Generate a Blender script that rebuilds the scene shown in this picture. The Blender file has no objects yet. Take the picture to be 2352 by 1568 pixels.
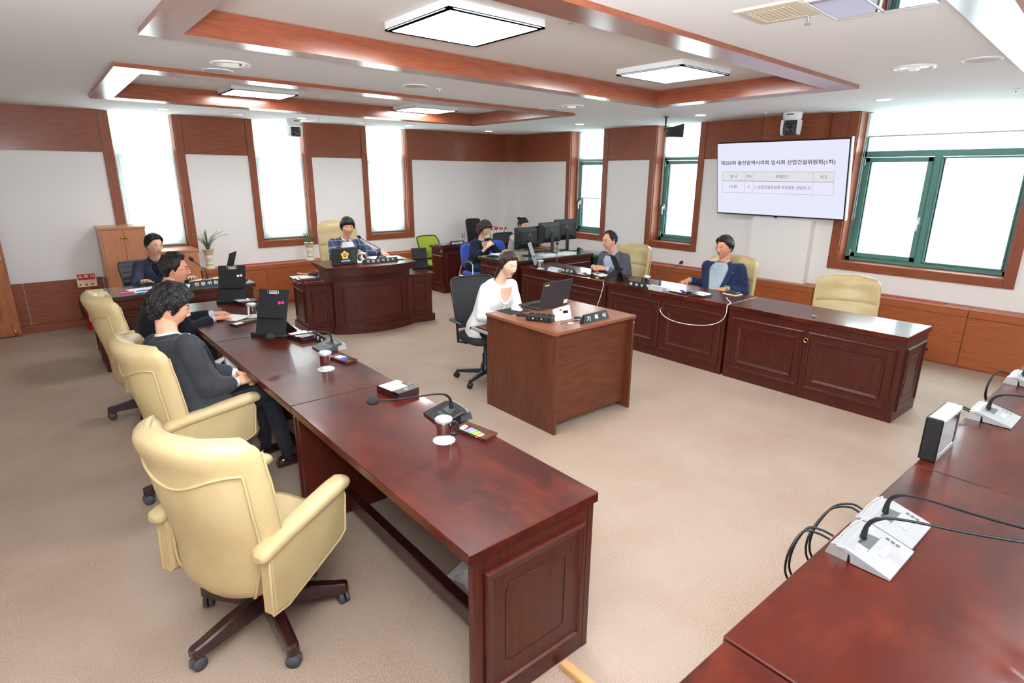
import bpy, math, random
import numpy as np
from mathutils import Matrix, Vector
random.seed(7)
S = bpy.context.scene
COL = S.collection
R = math.radians
pi = math.pi

# ---------------------------------------------------------------- camera, sky, exposure
CAM = (-7.8281, -9.3587, 1.9812)
yaw, pit, rol, FPX = -0.698, -0.2811, 0.0077, 1326.6
Fv = Vector((-math.sin(yaw)*math.cos(pit), math.cos(yaw)*math.cos(pit), math.sin(pit)))
Rv = Vector((math.cos(yaw), math.sin(yaw), 0)); Uv = Rv.cross(Fv)
R2 = Rv*math.cos(rol)+Uv*math.sin(rol); U2 = -Rv*math.sin(rol)+Uv*math.cos(rol)
cd = bpy.data.cameras.new('camera'); cam = bpy.data.objects.new('camera', cd); COL.objects.link(cam)
m = Matrix((R2, U2, -Fv)).transposed().to_4x4(); m.translation = CAM
cam.matrix_world = m
cd.sensor_width = 36; cd.sensor_fit = 'HORIZONTAL'; cd.lens = FPX/2352*36; cd.clip_start = 0.05; cd.clip_end = 200
S.camera = cam
S.view_settings.view_transform = 'Standard'; S.view_settings.look = 'None'
S.view_settings.gamma = 1; S.view_settings.use_curve_mapping = False
S.view_settings.exposure = 0.04
W = bpy.data.worlds.new('overcast_sky'); S.world = W; W.use_nodes = True
bg = W.node_tree.nodes['Background']; bg.inputs[0].default_value = (0.90, 0.96, 1.0, 1); bg.inputs[1].default_value = 12
PANEL_E, SPOT_E, FLASH_W = 35.0, 9.0, 285.0

def area(name, loc, rot, sx, sy, w, col=(1, 1, 1), spread=None):
    l = bpy.data.lights.new(name, 'AREA'); l.shape = 'RECTANGLE'; l.size = sx; l.size_y = sy; l.energy = w; l.color = col
    o = bpy.data.objects.new(name, l); COL.objects.link(o); o.location = loc; o.rotation_euler = rot
    return o
# the photographer's flash, bounced off the ceiling behind the camera
fo = area('bounce_flash', (-7.83, -9.38, 2.12), (0, 0, 0), .5, .5, FLASH_W, (.90, .955, 1))
fo.rotation_euler = Vector((-.50, -.62, -.9)).to_track_quat('Z', 'Y').to_euler()   # -Z of the lamp points up and into the room
# ---------------------------------------------------------------- materials
def mat(name, col, rough=.5, metal=0., spec=.5, bump=None, coat=0., var=None, sheen=0., trans=0., emit=None, coatr=.1):
    m = bpy.data.materials.new(name); m.use_nodes = True; nt = m.node_tree; b = nt.nodes['Principled BSDF']
    b.inputs['Base Color'].default_value = (*col, 1); b.inputs['Roughness'].default_value = rough
    b.inputs['Metallic'].default_value = metal; b.inputs['Specular IOR Level'].default_value = spec
    b.inputs['Coat Weight'].default_value = coat; b.inputs['Coat Roughness'].default_value = coatr
    b.inputs['Sheen Weight'].default_value = sheen; b.inputs['Transmission Weight'].default_value = trans
    if emit: b.inputs['Base Color'].default_value = (.02, .02, .02, 1); b.inputs['Emission Color'].default_value = (*col, 1); b.inputs['Emission Strength'].default_value = emit
    N = nt.nodes; L = nt.links
    tc = N.new('ShaderNodeTexCoord')
    def noise(scale, sc3=(1, 1, 1), detail=4, rg=.5):
        mp = N.new('ShaderNodeMapping'); mp.inputs['Scale'].default_value = sc3; L.new(tc.outputs['Object'], mp.inputs[0])
        n = N.new('ShaderNodeTexNoise'); n.inputs['Scale'].default_value = scale; n.inputs['Detail'].default_value = detail
        n.inputs['Roughness'].default_value = rg; L.new(mp.outputs[0], n.inputs['Vector']); return n
    if var:   # list of (colour, scale, stretch, lo, hi)
        cur = None
        for (c2, scale, st, lo, hi) in var:
            n = noise(scale, st, 5, .6)
            r = N.new('ShaderNodeMapRange'); r.inputs[1].default_value = lo; r.inputs[2].default_value = hi; L.new(n.outputs['Fac'], r.inputs[0])
            mx = N.new('ShaderNodeMix'); mx.data_type = 'RGBA'; L.new(r.outputs[0], mx.inputs[0])
            if cur is None: mx.inputs[6].default_value = (*col, 1)
            else: L.new(cur, mx.inputs[6])
            mx.inputs[7].default_value = (*c2, 1); cur = mx.outputs[2]
        L.new(cur, b.inputs['Base Color'])
    if bump:
        scale, st, strength, dist = bump
        n = noise(scale, st, 3); bp = N.new('ShaderNodeBump'); bp.inputs['Strength'].default_value = strength
        bp.inputs['Distance'].default_value = dist; L.new(n.outputs['Fac'], bp.inputs['Height']); L.new(bp.outputs[0], b.inputs['Normal'])
    return m
def srgb(r, g, b):
    f = lambda c: (c/255/12.92) if c/255 <= .04045 else ((c/255+.055)/1.055)**2.4
    return (f(r), f(g), f(b))
def wood(name, c1, c2, c3, grain, rough=.42, coat=.12, coatr=.15, fine=1.0):
    st = {'x': (.08, 1, 1), 'y': (1, .08, 1), 'z': (1, 1, .08)}[grain]; st2 = {'x': (.12, 1, 1), 'y': (1, .12, 1), 'z': (1, 1, .12)}[grain]
    return mat(name, c1, rough, spec=.35, coat=coat, coatr=coatr, var=[(c2, 60*fine, st, .42, .62), (c3, 5, st2, .45, .75)], bump=(90, st, .08, .001))
WC = (srgb(146, 78, 50), srgb(128, 65, 40), srgb(134, 72, 48))
M = {}
M['wood_x'] = wood('wall_wood_x', *WC, 'x'); M['wood_y'] = wood('wall_wood_y', *WC, 'y'); M['wood_z'] = wood('wall_wood_z', *WC, 'z')
HC = (srgb(168, 92, 52), srgb(152, 80, 42), srgb(160, 88, 54))
M['heat_x'] = wood('heater_wood_x', *HC, 'x'); M['heat_y'] = wood('heater_wood_y', *HC, 'y')
RC = (srgb(150, 80, 52), srgb(128, 62, 38), srgb(140, 76, 52))
M['rim_x'] = wood('coffer_wood_x', *RC, 'x', .30, .8, .2); M['rim_y'] = wood('coffer_wood_y', *RC, 'y', .30, .8, .2)
DC = (srgb(78, 23, 11), srgb(58, 15, 8), srgb(72, 24, 10))
M['desk'] = wood('mahogany_front', *DC, 'z', .42, .22, .2); M['desk_h'] = wood('mahogany_horizontal', *DC, 'y', .40, .25, .15)
M['desk_top'] = mat('mahogany_top', srgb(76, 22, 11), .34, spec=.25, coat=.24, coatr=.07, var=[(srgb(46, 11, 8), 3.2, (1, .35, 1), .44, .66), (srgb(98, 36, 16), 7, (1, .5, 1), .50, .75)], bump=(7, (1, 1, 1), .05, .004))
M['dark_wood'] = mat('dark_stained_wood', srgb(56, 22, 22), .35, coat=.4, var=[(srgb(40, 14, 15), 30, (1, 1, .1), .4, .6)])
M['laminate'] = wood('walnut_laminate', srgb(104, 56, 36), srgb(84, 44, 27), srgb(74, 38, 24), 'z', .38, .15); M['laminate_h'] = wood('walnut_laminate_h', srgb(108, 56, 34), srgb(88, 45, 27), srgb(82, 41, 26), 'x', .38, .15)
M['laminate_top'] = wood('walnut_laminate_top', srgb(146, 92, 66), srgb(122, 74, 50), srgb(132, 84, 60), 'y', .33, .3)
CC = (srgb(196, 130, 92), srgb(180, 114, 78), srgb(188, 124, 90))
M['cabinet'] = wood('cabinet_beech', *CC, 'z', .35, .3); M['door'] = wood('door_wood', srgb(176, 106, 62), srgb(150, 86, 48), srgb(164, 98, 58), 'z', .4, .2)
M['wallpaper'] = mat('white_wallpaper', srgb(238, 234, 231), .85, spec=.2, bump=(160, (1, 1, 1), .12, .002))
M['ceiling'] = mat('ceiling_paint', srgb(242, 242, 243), .8, spec=.2, bump=(120, (1, 1, 1), .08, .002))
M['recess'] = mat('recess_paper', srgb(228, 224, 219), .8, spec=.2, bump=(120, (1, 1, 1), .08, .002))
M['carpet'] = mat('beige_carpet', srgb(180, 157, 138), .6, spec=.4, var=[(srgb(146, 124, 107), 150, (1, 1, 1), .42, .62), (srgb(180, 163, 148), 1.1, (1, 1, 1), .4, .8)], bump=(120, (1, 1, 1), .45, .004))
M['leather'] = mat('cream_leather', srgb(200, 180, 134), .42, spec=.45, coat=.12, coatr=.3, var=[(srgb(190, 167, 118), 6, (1, 1, 1), .45, .75)], bump=(260, (1, 1, 1), .10, .001))
M['leather_g'] = mat('cream_leather_smooth', srgb(196, 176, 130), .4, spec=.45, coat=.1, bump=(200, (1, 1, 1), .1, .001))
M['black_leather'] = mat('black_leather', srgb(28, 32, 34), .45, bump=(150, (1, 1, 1), .2, .001))
M['black'] = mat('black_plastic', srgb(22, 23, 25), .42); M['black_m'] = mat('black_matte', srgb(26, 27, 29), .8, bump=(400, (1, 1, 1), .3, .001))
M['rubber'] = mat('grey_rubber', srgb(70, 72, 75), .6); M['dark_grey'] = mat('dark_grey_plastic', srgb(64, 66, 68), .4)
M['grey'] = mat('grey_plastic', srgb(150, 152, 154), .42); M['silver'] = mat('silver_paint', srgb(196, 198, 200), .3, metal=.5)
M['chrome'] = mat('chrome', (.82, .82, .82), .08, metal=1); M['steel'] = mat('brushed_steel', (.6, .6, .6), .28, metal=1)
M['brass'] = mat('brass', srgb(214, 170, 80), .2, metal=1); M['gold'] = mat('gold_print', srgb(196, 164, 90), .4, metal=.4)
M['white'] = mat('white_plastic', srgb(232, 233, 235), .35); M['paper'] = mat('white_paper', srgb(240, 240, 240), .8, spec=.1)
M['green_alu'] = mat('green_aluminium', srgb(84, 136, 128), .35, metal=.1, coat=.2); M['seal'] = mat('dark_seal', srgb(18, 36, 34), .6)
M['red'] = mat('red_paint', srgb(190, 26, 26), .3, coat=.3); M['pink_vent'] = mat('pink_vent_metal', srgb(178, 84, 84), .4, metal=.2)
M['green_glass'] = mat('green_desk_glass', srgb(52, 104, 84), .1, coat=.6, coatr=.05, var=[(srgb(40, 88, 72), 4, (1, 1, 1), .4, .7)]); M['glass_edge'] = mat('glass_edge', srgb(110, 150, 132), .1)
M['blue_fab'] = mat('blue_fabric', srgb(48, 82, 190), .8, sheen=.2, bump=(300, (1, 1, 1), .2, .001)); M['lime'] = mat('lime_fabric', srgb(166, 184, 50), .75, bump=(400, (1, 1, 1), .3, .001))
M['mesh_black'] = mat('black_mesh_fabric', srgb(38, 38, 40), .85, bump=(420, (1, 1, 1), .5, .002))
M['cloth_red'] = mat('red_satin', srgb(124, 16, 36), .4, sheen=.2); M['yellow'] = mat('yellow_plastic', srgb(226, 214, 60), .5); M['pink'] = mat('pink_plastic', srgb(240, 96, 170), .45)
M['magenta'] = mat('magenta_sticker', srgb(226, 40, 170), .5); M['blue'] = mat('blue_plastic', srgb(60, 84, 190), .4); M['pot'] = mat('glazed_ceramic', srgb(228, 222, 204), .2, coat=.4)
M['pot_tan'] = mat('tan_glaze', srgb(196, 178, 140), .3, coat=.3); M['leaf'] = mat('orchid_leaf', srgb(74, 104, 52), .45, var=[(srgb(112, 136, 78), 20, (1, 1, 1), .4, .7)])
M['screen'] = mat('screen_lavender', srgb(229, 229, 249), .4, spec=0., emit=1.0); M['screen_bk'] = mat('screen_black', srgb(8, 8, 10), .15)
M['ink'] = mat('black_ink', srgb(20, 20, 34), .7); M['ink_g'] = mat('grey_ink', srgb(90, 90, 104), .7); M['cell'] = mat('table_header_fill', srgb(238, 236, 240), .5, emit=.85); M['line'] = mat('table_line', srgb(150, 150, 158), .5, emit=.5)
M['wht_ink'] = mat('white_ink', srgb(240, 240, 240), .6); M['white_glow'] = mat('glowing_white_print', srgb(225, 230, 255), .5, emit=.9); M['yel_glow'] = mat('emblem_yellow', srgb(248, 206, 84), .5, emit=.9); M['red_glow'] = mat('emblem_red', srgb(214, 54, 32), .5, emit=.8); M['blue_glow'] = mat('emblem_blue', srgb(60, 70, 190), .5, emit=.6)
M['cream_sign'] = mat('cream_sign', srgb(232, 220, 170), .6); M['beige_plastic'] = mat('beige_plastic', srgb(210, 198, 176), .5)
M['panel_light'] = mat('light_diffuser', (.95, .975, 1), .5, emit=PANEL_E); M['spot_light'] = mat('spot_diffuser', (1, .98, .94), .5, emit=SPOT_E); M['lamp_lit'] = mat('lamp_glow', (1, .95, .9), .5, emit=.7)
M['mirror'] = mat('dark_mirror', srgb(196, 190, 196), .04, metal=1); M['lens'] = mat('lens_glass', (.01, .01, .015), .05, coat=1); M['cordW'] = mat('white_cord', srgb(224, 224, 222), .5); M['cordB'] = mat('black_cord', srgb(18, 18, 19), .45)
M['laptop'] = mat('graphite_metal', srgb(66, 67, 72), .42, metal=.4); M['tray_b'] = mat('smoked_acrylic', srgb(96, 60, 50), .15, coat=.5); M['beech_stick'] = mat('beech_stick', srgb(222, 172, 118), .5, var=[(srgb(208, 156, 100), 40, (1, .1, 1), .4, .6)])
M['gb'] = mat('board_grey', srgb(170, 180, 184), .5); M['handle_s'] = mat('satin_handle', srgb(225, 226, 228), .3, metal=.3); M['soil'] = mat('potting_bark', srgb(86, 62, 44), .9, bump=(80, (1, 1, 1), .8, .01))
def glass_mat():
    m = bpy.data.materials.new('window_glass'); m.use_nodes = True; nt = m.node_tree; nt.nodes.clear(); N = nt.nodes
    o = N.new('ShaderNodeOutputMaterial'); a = N.new('ShaderNodeBsdfTransparent'); g = N.new('ShaderNodeBsdfGlossy'); g.inputs['Roughness'].default_value = .02
    a.inputs[0].default_value = (.93, .98, .97, 1); mx = N.new('ShaderNodeMixShader'); mx.inputs[0].default_value = .05
    nt.links.new(a.outputs[0], mx.inputs[1]); nt.links.new(g.outputs[0], mx.inputs[2]); nt.links.new(mx.outputs[0], o.inputs[0]); return m
M['glass'] = glass_mat(); M['grille_w'] = mat('speaker_grille', srgb(196, 196, 196), .7, bump=(600, (1, 1, 1), .5, .001))
def blind_mat():
    m = bpy.data.materials.new('blind_fabric'); m.use_nodes = True; nt = m.node_tree; nt.nodes.clear(); N = nt.nodes; L = nt.links
    o = N.new('ShaderNodeOutputMaterial'); t = N.new('ShaderNodeBsdfTranslucent'); d = N.new('ShaderNodeBsdfDiffuse'); tr = N.new('ShaderNodeBsdfTransparent')
    t.inputs[0].default_value = (.93, .95, .93, 1)
    d.inputs[0].default_value = (.9, .9, .88, 1)
    a = N.new('ShaderNodeMixShader'); a.inputs[0].default_value = .25; b = N.new('ShaderNodeMixShader'); b.inputs[0].default_value = .22
    L.new(t.outputs[0], a.inputs[1]); L.new(d.outputs[0], a.inputs[2]); L.new(a.outputs[0], b.inputs[1]); L.new(tr.outputs[0], b.inputs[2]); L.new(b.outputs[0], o.inputs[0]); return m
M['blind'] = blind_mat()

# ---------------------------------------------------------------- mesh helpers
class MB:
    def __init__(s): s.v = []; s.f = []; s.mi = []; s.sm = []
    def add(s, vs, fs, mi=0, sm=False):
        o = len(s.v); s.v += [tuple(v) for v in vs]
        for f in fs: s.f.append(tuple(i+o for i in f)); s.mi.append(mi); s.sm.append(sm)
        return s
    def box(s, x0, x1, y0, y1, z0, z1, c=0., mi=0):
        if x1 < x0: x0, x1 = x1, x0
        if y1 < y0: y0, y1 = y1, y0
        if z1 < z0: z0, z1 = z1, z0
        if c <= 0:
            v = [(x, y, z) for x in (x0, x1) for y in (y0, y1) for z in (z0, z1)]
            return s.add(v, [(0, 1, 3, 2), (4, 6, 7, 5), (0, 4, 5, 1), (2, 3, 7, 6), (0, 2, 6, 4), (1, 5, 7, 3)], mi)
        c = min(c, (x1-x0)*.49, (y1-y0)*.49, (z1-z0)*.49)
        v = []; idx = {}
        for i, x in enumerate((x0, x1)):
            for j, y in enumerate((y0, y1)):
                for k, z in enumerate((z0, z1)):
                    ax = x+c*(1-2*i); ay = y+c*(1-2*j); az = z+c*(1-2*k)
                    for q, p in enumerate(((x, ay, az), (ax, y, az), (ax, ay, z))): idx[i, j, k, q] = len(v); v.append(p)
        I = lambda *a: idx[a]; f = []
        for i in (0, 1): f.append((I(i, 0, 0, 0), I(i, 1, 0, 0), I(i, 1, 1, 0), I(i, 0, 1, 0)))
        for j in (0, 1): f.append((I(0, j, 0, 1), I(1, j, 0, 1), I(1, j, 1, 1), I(0, j, 1, 1)))
        for k in (0, 1): f.append((I(0, 0, k, 2), I(1, 0, k, 2), I(1, 1, k, 2), I(0, 1, k, 2)))
        for j in (0, 1):
            for k in (0, 1): f.append((I(0, j, k, 1), I(1, j, k, 1), I(1, j, k, 2), I(0, j, k, 2)))
        for i in (0, 1):
            for k in (0, 1): f.append((I(i, 0, k, 0), I(i, 1, k, 0), I(i, 1, k, 2), I(i, 0, k, 2)))
            for j in (0, 1): f.append((I(i, j, 0, 0), I(i, j, 1, 0), I(i, j, 1, 1), I(i, j, 0, 1)))
        for i in (0, 1):
            for j in (0, 1):
                for k in (0, 1): f.append((I(i, j, k, 0), I(i, j, k, 1), I(i, j, k, 2)))
        return s.add(v, f, mi)
    def loft(s, loops, cap=True, closed=True, mi=0, sm=True, ring=False):
        n = len(loops[0]); v = [p for l in loops for p in l]; f = []
        m = len(loops)
        for a in range(m if ring else m-1):
            b = (a+1) % m
            for i in range(n if closed else n-1):
                j = (i+1) % n; f.append((a*n+i, a*n+j, b*n+j, b*n+i))
        s.add(v, f, mi, sm)
        if cap and not ring:
            s.add(loops[0], [tuple(range(n))[::-1]], mi, False); s.add(loops[-1], [tuple(range(n))], mi, False)
        return s
    def tube(s, pts, r, n=8, mi=0, sm=True, cap=True, sq=(1, 1)):
        P = [Vector(p) for p in pts]; m = len(P); rr = r if hasattr(r, '__len__') else [r]*m
        up = Vector((0, 0, 1)); loops = []; prev = None
        for i, p in enumerate(P):
            t = (P[min(i+1, m-1)]-P[max(i-1, 0)]); t = t.normalized() if t.length > 1e-9 else Vector((0, 0, 1))
            if prev is None: a = up.cross(t); a = Vector((1, 0, 0)).cross(t) if a.length < .05 else a
            else: a = prev - t*prev.dot(t)
            a.normalize(); prev = a; b = t.cross(a)
            loops.append([p+a*math.cos(2*pi*k/n)*rr[i]*sq[0]+b*math.sin(2*pi*k/n)*rr[i]*sq[1] for k in range(n)])
        return s.loft(loops, cap, True, mi, sm)
    def cyl(s, p0, p1, r0, r1=None, n=20, mi=0, cap=True): return s.tube([p0, p1], [r0, r0 if r1 is None else r1], n, mi, True, cap)
    def lathe(s, prof, n=24, c=(0, 0, 0), mi=0, cap=True):
        loops = [[(c[0]+r*math.cos(2*pi*k/n), c[1]+r*math.sin(2*pi*k/n), c[2]+z) for k in range(n)] for r, z in prof]
        return s.loft(loops, cap, True, mi, True)
    def ell(s, c, rx, ry, rz, n=16, m=10, mi=0):
        loops = [[(c[0]+rx*math.sin(a)*math.cos(2*pi*k/n), c[1]+ry*math.sin(a)*math.sin(2*pi*k/n), c[2]-rz*math.cos(a)) for k in range(n)] for a in [pi*(j+.02)/(m+.04) for j in range(m+1)]]
        return s.loft(loops, True, True, mi, True)
    def frame(s, o, u, v, w, h, rings, mi=0, capmi=None, outer=True):
        o = Vector(o); u = Vector(u); v = Vector(v); nn = u.cross(v); loops = []
        if outer: rings = [(rings[0][0], 0)]+list(rings)
        for ins, ht in rings:
            loops.append([o+u*a+v*b+nn*ht for a, b in ((ins, ins), (w-ins, ins), (w-ins, h-ins), (ins, h-ins))])
        s.loft(loops, False, True, mi, False)
        if capmi is not None: s.add(loops[-1], [(0, 1, 2, 3)], capmi)
        return s
    def prism(s, poly, z0, z1, mi=0, ax='z'):
        def P(a, b, c): return {'z': (a, b, c), 'y': (a, c, b), 'x': (c, a, b)}[ax]
        n = len(poly); v = [P(a, b, z0) for a, b in poly]+[P(a, b, z1) for a, b in poly]
        return s.add(v, [tuple(range(n))[::-1], tuple(range(n, 2*n))]+[(i, (i+1) % n, (i+1) % n+n, i+n) for i in range(n)], mi)
    def xf(s, mtx, start=0):
        for i in range(start, len(s.v)): s.v[i] = tuple(mtx @ Vector(s.v[i]))
        return s
    def mesh(s, name, mats):
        me = bpy.data.meshes.new(name); me.from_pydata(s.v, [], s.f)
        for m_ in mats: me.materials.append(M[m_] if isinstance(m_, str) else m_)
        me.polygons.foreach_set('material_index', s.mi); me.polygons.foreach_set('use_smooth', s.sm)
        import bmesh
        b = bmesh.new(); b.from_mesh(me); bmesh.ops.recalc_face_normals(b, faces=b.faces); b.to_mesh(me); b.free()
        me.update(); return me
def sp(P, n=6):
    P = [Vector(p) for p in P]; out = []
    for i in range(len(P)-1):
        a, b, c, d = P[max(i-1, 0)], P[i], P[i+1], P[min(i+2, len(P)-1)]
        for k in range(n): t = k/n; out.append(.5*((2*b)+(c-a)*t+(2*a-5*b+4*c-d)*t*t+(3*b-a-3*c+d)*t**3))
    return out+[P[-1]]
def TR(x=0, y=0, z=0, rz=0, rx=0, ry=0): return Matrix.Translation((x, y, z)) @ Matrix.Rotation(rz, 4, 'Z') @ Matrix.Rotation(ry, 4, 'Y') @ Matrix.Rotation(rx, 4, 'X')
def part(name, mb, mats, parent=None, label=None, kind=None, mtx=None):
    me = mb if isinstance(mb, bpy.types.Mesh) else mb.mesh(name, [mats] if not isinstance(mats, (list, tuple)) else mats)
    o = bpy.data.objects.new(name, me); COL.objects.link(o)
    if parent is not None: o.parent = parent
    if mtx is not None: o.matrix_local = mtx
    if label: o['label'] = label
    if kind: o['kind'] = kind
    return o
def tag(o, label, cat, group=None):
    o['label'] = label; o['category'] = cat
    if group: o['group'] = group
    return o
def thing(name, label, cat, loc=(0, 0, 0), rz=0, group=None):
    o = bpy.data.objects.new(name, None); o.empty_display_size = .1; COL.objects.link(o); o.location = loc; o.rotation_euler = (0, 0, rz)
    return tag(o, label, cat, group)
def solo(name, mb, mats, label, cat, group=None, mtx=None): return tag(part(name, mb, mats, mtx=mtx), label, cat, group)
def copy(root, label, loc, rz, group=None):
    r = root.copy(); COL.objects.link(r); r.location = loc; r.rotation_euler = (0, 0, rz); r['label'] = label
    if group: r['group'] = group
    for ch in list(root.children):
        c = ch.copy(); COL.objects.link(c); c.parent = r
        for g in list(ch.children): d = g.copy(); COL.objects.link(d); d.parent = c
    return r
def struct(name, mb, mats, parent=None): return part(name, mb, mats, parent, kind='structure' if parent is None else None)
_tc = bpy.data.curves.new('lettering', 'FONT'); _to = bpy.data.objects.new('lettering', _tc); COL.objects.link(_to)
def text(name, s, mats, parent, mtx, h, width=None, ext=.0006, bold=0.):
    """lettering centred on the origin of its XY plane, letter height h"""
    _tc.body = s; _tc.align_x = 'CENTER'; _tc.align_y = 'CENTER'; _tc.size = 1; _tc.extrude = ext/h*.9; _tc.offset = bold; _tc.resolution_u = 3
    bpy.context.view_layer.update()
    me = bpy.data.meshes.new_from_object(_to.evaluated_get(bpy.context.evaluated_depsgraph_get())); me.name = name
    co = np.empty(len(me.vertices)*3); me.vertices.foreach_get('co', co); co = co.reshape(-1, 3)
    sz = co.max(0)-co.min(0); c = (co.max(0)+co.min(0))/2; co[:, :2] -= c[:2]; k = h/sz[1]
    co[:, 0] *= (width/sz[0] if width else k); co[:, 1] *= k; co[:, 2] *= h/.9
    me.vertices.foreach_set('co', co.ravel()); me.materials.clear(); me.materials.append(M[mats]); me.update()
    return part(name, me, mats, parent, mtx=mtx)
# ================================================================ ROOM SHELL
ZC, ZB, ZI, ZO, ZH = 2.73, 2.221, .965, .868, .64
XW, YS = -9.6, -11.6     # west and south limits
AW = [(-6.861, -6.754, -6.011, -5.918), (-5.088, -4.993, -4.223, -4.137), (-3.283, -3.19, -2.429, -2.336)]   # casing/opening x
BW = [(-1.547, -1.644, -2.424, -2.527), (-3.402, -3.503, -4.277, -4.373), (-6.294, -6.40, -8.067, -8.161), (-8.9, -9.0, -10.8, -10.9)]
struct('floor', MB().box(XW-.3, .4, YS-.3, .4, -.12, 0), 'carpet')
# north wall: piers and aprons round the three openings
wn = MB(); xs = XW
for a, b, c, d in AW: wn.box(xs, b, 0, .3, 0, ZC+.1); wn.box(b, c, 0, .3, 0, ZI-.01); xs = c
wn.box(xs, .4, 0, .3, 0, ZC+.1); WN = struct('wall_north', wn, 'wallpaper')
we = MB(); ys = .4
for a, b, c, d in BW: we.box(0, .3, ys, b, 0, ZC+.1); we.box(0, .3, b, c, 0, ZI-.01); ys = c
we.box(0, .3, ys, YS, 0, ZC+.1)
WE = struct('wall_east', we, 'wallpaper')
struct('trim_1', MB().box(-.293, 0, -.222, 0, 0, ZC+.05), 'wallpaper'); struct('trim_2', MB().box(-.13, 0, -6.075, -5.285, ZH, ZC+.05), 'wallpaper')
WWm = struct('wall_west', MB().box(XW-.3, XW, YS, .4, 0, ZC+.1), 'wallpaper'); WS = struct('wall_south', MB().box(XW, .4, YS-.3, YS, 0, ZC+.1), 'wallpaper')
# upper wood bands: one panel per bay
def bandN(x0, x1): part('wood_panel', MB().box(x0+.003, x1-.003, -.014, 0, ZB, ZC, .002), 'wood_x', WN)
bandN(XW, AW[0][0]); bandN(AW[0][3], AW[1][0]); bandN(AW[1][3], AW[2][0]); bandN(AW[2][3], -.293)
def bandE(y0, y1, x=0): part('wood_panel', MB().box(x-.014, x, y1+.003, y0-.003, ZB, ZC, .002), 'wood_y', WE)
part('wood_panel', MB().box(-.307, -.293, -.236, -.001, ZB, ZC, .001), 'wood_y', WE); part('wood_panel', MB().box(-.292, -.001, -.236, -.222, ZB, ZC, .001), 'wood_x', WE)
bandE(-.236, BW[0][0]); bandE(BW[0][3], BW[1][0]); bandE(BW[1][3], -5.285); bandE(-6.09, BW[2][0]); bandE(BW[2][3], BW[3][0]); bandE(BW[3][3], YS)
bandE(-5.285, -6.075, -.13)
part('wood_panel', MB().box(-.144, -.002, -6.089, -6.075, ZB, ZC), 'wood_x', WE); part('wood_panel', MB().box(-.144, -.002, -5.285, -5.271, ZB, ZC), 'wood_x', WE)
# lower dado west of the cabinets, with its skirting board
for i in range(5):
    x0 = XW+i*.83; part('wood_panel', MB().box(x0+.002, min(x0+.826, -5.98), -.016, 0, .1, .634, .002), 'wood_x', WN)
struct('baseboard_north', MB().box(XW, -5.98, -.024, 0, 0, .098, .003), 'wood_x')
for i in range(12):
    y0 = YS+i*.97; part('wood_panel', MB().box(XW, XW+.016, y0, min(y0+.966, 0), .1, .634, .002), 'wood_y', WWm)
struct('baseboard_west', MB().box(XW, XW+.024, YS, -.02, 0, .098, .003), 'wood_y')
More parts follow.
